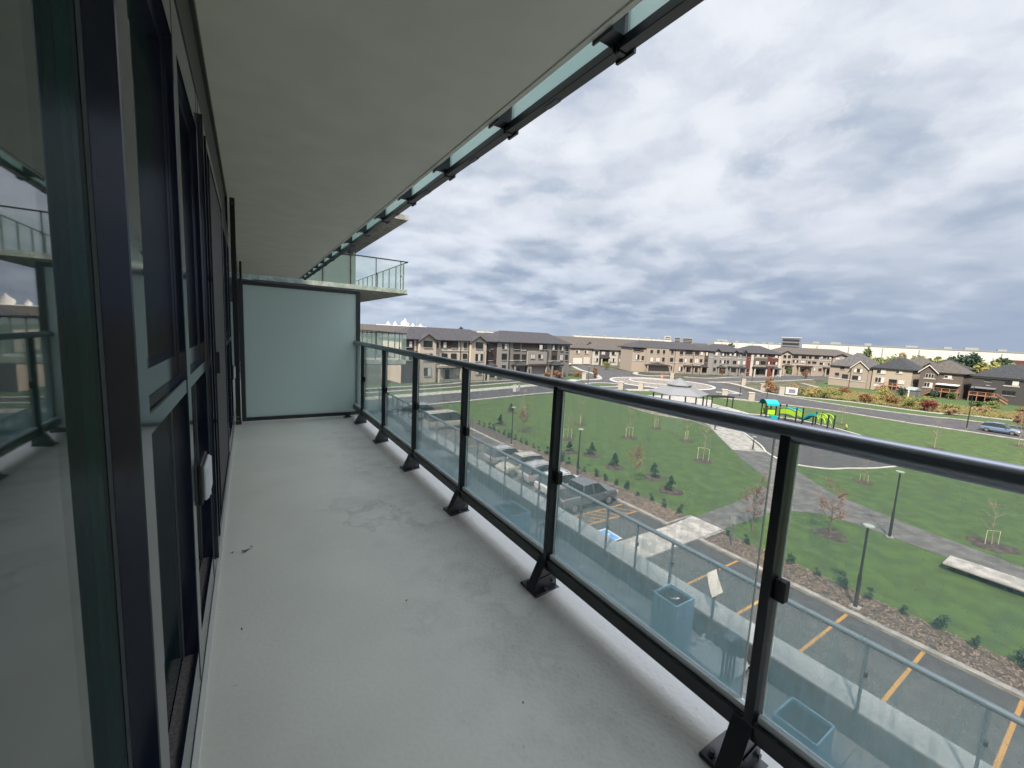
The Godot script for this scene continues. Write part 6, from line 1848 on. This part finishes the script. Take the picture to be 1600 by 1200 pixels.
# ---------- vehicles ----------
func loft(s: SurfaceTool, secs: Array, close := true) -> void:
	# sections: arrays of points of equal length, swept in order
	var n: int = secs[0].size()
	for i in secs.size() - 1:
		for k in n:
			var j := (k + 1) % n
			quad(s, secs[i][k], secs[i + 1][k], secs[i + 1][j], secs[i][j])
	if close:
		for e in [0, secs.size() - 1]:
			var c := Vector3.ZERO
			for p in secs[e]: c += p
			c /= n
			for k in n:
				var j := (k + 1) % n
				if e == 0: tri(s, c, secs[e][k], secs[e][j])
				else: tri(s, c, secs[e][j], secs[e][k])

func car(called: String, label: String, cat: String, at: Vector3, turn: float, paint: String, kind: String) -> void:
	# nose towards +x
	var t := thing(called, label, cat, at, turn, "vehicles in view")
	var L := 4.7
	var W := 0.92
	var top := 1.68
	var body: Array   # x, bottom, shoulder height, half width
	var cab: Array    # x, base, roof height, half width at base, half width at top
	if kind == "pickup":
		L = 5.7; W = 0.98; top = 1.88
		body = [[-2.85, 0.55, 1.12, 0.90], [-2.75, 0.45, 1.16, W], [0.2, 0.42, 1.18, W], [1.6, 0.42, 1.16, W], [2.5, 0.42, 1.10, 0.95], [2.8, 0.5, 0.98, 0.84], [2.86, 0.6, 0.9, 0.78]]
		cab = [[-0.85, 1.16, 1.17, 0.93, 0.92], [-0.72, 1.16, 1.82, 0.93, 0.74], [0.1, 1.16, top, 0.94, 0.75], [0.75, 1.16, 1.82, 0.94, 0.73], [1.55, 1.15, 1.16, 0.92, 0.9]]
	elif kind == "van":
		L = 5.6; W = 1.0; top = 2.3
		body = [[-2.8, 0.45, 1.2, 0.93], [-2.7, 0.4, 1.25, W], [1.4, 0.4, 1.25, W], [2.3, 0.4, 1.1, 0.95], [2.75, 0.5, 0.9, 0.8]]
		cab = [[-2.72, 1.24, 1.25, 0.97, 0.96], [-2.6, 1.24, 2.2, 0.97, 0.86], [0.6, 1.24, top, 0.97, 0.86], [1.2, 1.24, 2.2, 0.97, 0.84], [2.15, 1.13, 1.14, 0.93, 0.92]]
	else:
		body = [[-2.3, 0.5, 0.95, 0.80], [-2.2, 0.35, 1.02, 0.88], [-1.2, 0.28, 1.04, W], [0.9, 0.28, 1.0, W], [1.8, 0.3, 0.92, 0.88], [2.2, 0.38, 0.78, 0.78], [2.33, 0.48, 0.66, 0.66]]
		cab = [[-2.15, 1.0, 1.01, 0.84, 0.82], [-1.75, 1.03, 1.55, 0.86, 0.68], [-0.6, 1.03, top, 0.88, 0.70], [0.3, 1.01, top - 0.06, 0.88, 0.68], [1.15, 0.98, 0.99, 0.86, 0.83]]
	var sec := []
	for b in body:
		var x: float = b[0]
		var y0: float = b[1]
		var y1: float = b[2]
		var w: float = b[3]
		sec.append([Vector3(x, y0, -w * 0.9), Vector3(x, y0, w * 0.9), Vector3(x, y0 + 0.15, w), Vector3(x, lerpf(y0, y1, 0.7), w), Vector3(x, y1 - 0.04, w * 0.95), Vector3(x, y1, w * 0.8), Vector3(x, y1, -w * 0.8), Vector3(x, y1 - 0.04, -w * 0.95), Vector3(x, lerpf(y0, y1, 0.7), -w), Vector3(x, y0 + 0.15, -w)])
	var s := nst(); loft(s, sec); var bo := obj("body", s, M[paint], t)
	sec = []
	for c in cab:
		sec.append([Vector3(c[0], c[1], -c[3]), Vector3(c[0], c[1], c[3]), Vector3(c[0], c[2] - 0.03, c[4] + 0.03), Vector3(c[0], c[2], c[4] - 0.05), Vector3(c[0], c[2], -c[4] + 0.05), Vector3(c[0], c[2] - 0.03, -c[4] - 0.03)])
	s = nst(); loft(s, sec); obj("window_glass", s, M.car_glass, t)
	# roof skin and pillars over the glass
	s = nst()
	var n := cab.size()
	var up := Vector3(0, 0.015, 0)
	for i in range(1, n - 2):
		var a = cab[i]
		var c = cab[i + 1]
		quad(s, Vector3(a[0], a[2], a[4]) + up, Vector3(c[0], c[2], c[4]) + up, Vector3(c[0], c[2], -c[4]) + up, Vector3(a[0], a[2], -a[4]) + up)
		for e in [-1, 1]:
			tube(s, [Vector3(a[0], a[2], a[4] * e), Vector3(c[0], c[2], c[4] * e)], [0.05, 0.05], 6)
	obj("roof", s, M[paint], t)
	for e in [-1, 1]:
		s = nst()
		for q in [[0, 1], [n - 1, n - 2]]:
			var a = cab[q[0]]
			var c = cab[q[1]]
			tube(s, [Vector3(a[0], a[2], a[4] * e), Vector3(c[0], c[2], c[4] * e)], [0.045, 0.045], 6)
		var mid = cab[2]
		tube(s, [Vector3(mid[0] + 0.1, mid[1], mid[3] * e), Vector3(mid[0], mid[2], mid[4] * e)], [0.05, 0.05], 6)
		obj("pillar", s, M[paint] if kind == "pickup" else M.trim_dark, t)
		s = nst(); cbox(s, Vector3(cab[n - 1][0] - 0.35, 1.1, (W + 0.12) * e), Vector3(0.1, 0.15, 0.2), 0.03); obj("mirror", s, M[paint], t)
		s = nst(); cbox(s, Vector3(body[-2][0] - 0.05, body[-2][2] - 0.12, body[-2][3] * 0.8 * e), Vector3(0.25, 0.13, 0.36), 0.04); obj("headlight", s, M.clear_lamp, t)
		s = nst(); cbox(s, Vector3(body[1][0] + 0.02, body[1][2] - 0.16, body[1][3] * 0.88 * e), Vector3(0.14, 0.26, 0.2), 0.03); obj("taillight", s, M.red_lamp, t)
		for x in [-L * 0.3, L * 0.31]:
			var r := 0.4 if kind == "pickup" else 0.35
			s = nst(); tube(s, [Vector3(x, r, (W - 0.22) * e), Vector3(x, r, (W + 0.0) * e), Vector3(x, r, (W + 0.02) * e)], [r, r, r * 0.86], 20)
			var w := obj("wheel", s, M.tyre, t)
			s = nst(); tube(s, [Vector3(x, r, (W + 0.005) * e), Vector3(x, r, (W + 0.03) * e)], [r * 0.66, r * 0.58], 14); obj("rim", s, M.rim, w)
	if kind == "pickup":
		s = nst(); bx(s, -2.6, -0.95, 1.165, 1.19, -0.78, 0.78); obj("bed_cover", s, M.black, bo)
	else:
		for e in [-1, 1]:
			s = nst(); rod(s, Vector3(cab[1][0] + 0.2, top + 0.03, 0.6 * e), Vector3(cab[3][0] - 0.1, top + 0.02, 0.6 * e), 0.025, 6); obj("roof_bar", s, M.steel, bo)

func make_vehicles() -> void:
	car("pickup_truck", "dark grey pickup truck beside the yellow hatched bay", "pickup truck", Vector3(21.15, 0, -22.1), 0.02, "paint_gray", "pickup")
	car("parked_car", "white car parked left of the grey pickup, half hidden by a post", "car", Vector3(21.4, 0, -24.9), 0.03, "paint_white", "suv")
	car("parked_car", "pale silver car two bays beyond the grey pickup", "car", Vector3(21.6, 0, -27.6), -0.02, "paint_silver", "suv")
	car("parked_car", "beige car between the white and the silver parked cars", "car", Vector3(20.9, 0, -30.3), PI, "paint_beige", "suv")
	car("parked_car", "silver car parked beneath the mulch bed's second lamp post", "car", Vector3(21.2, 0, -33.1), 0.0, "paint_silver", "suv")
	car("parked_van", "pale beige van in the far part of the parking lot", "van", Vector3(21.4, 0, -48.6), 0.0, "paint_beige", "van")
	car("parked_van", "silver van at the far left end of the parking lot", "van", Vector3(20.0, 0, -54.5), 0.0, "paint_silver", "van")
	car("parked_car", "dark blue car at the kerb of the east street", "car", Vector3(107.6, 0, -13.0), -PI / 2 - 0.04, "paint_blue", "suv")
	car("parked_car", "silver car cut off by the picture's right edge on the east street", "car", Vector3(107.2, 0, -6.9), -PI / 2 - 0.03, "paint_silver", "suv")
	car("parked_car", "white car in the driveway of the beige garage house", "car", Vector3(119.5, 0, -141.5), -1.3, "paint_white", "suv")

func _ready() -> void:
	rng.seed = 20241
	unit_cube.size = Vector3.ONE
	setup_view()
	make_materials()
	make_ground()
	make_balcony()
	make_terrace()
	make_wing()
	make_townhouses()
	make_detached()
	make_far()
	make_park()
	make_plants()
	make_vehicles()
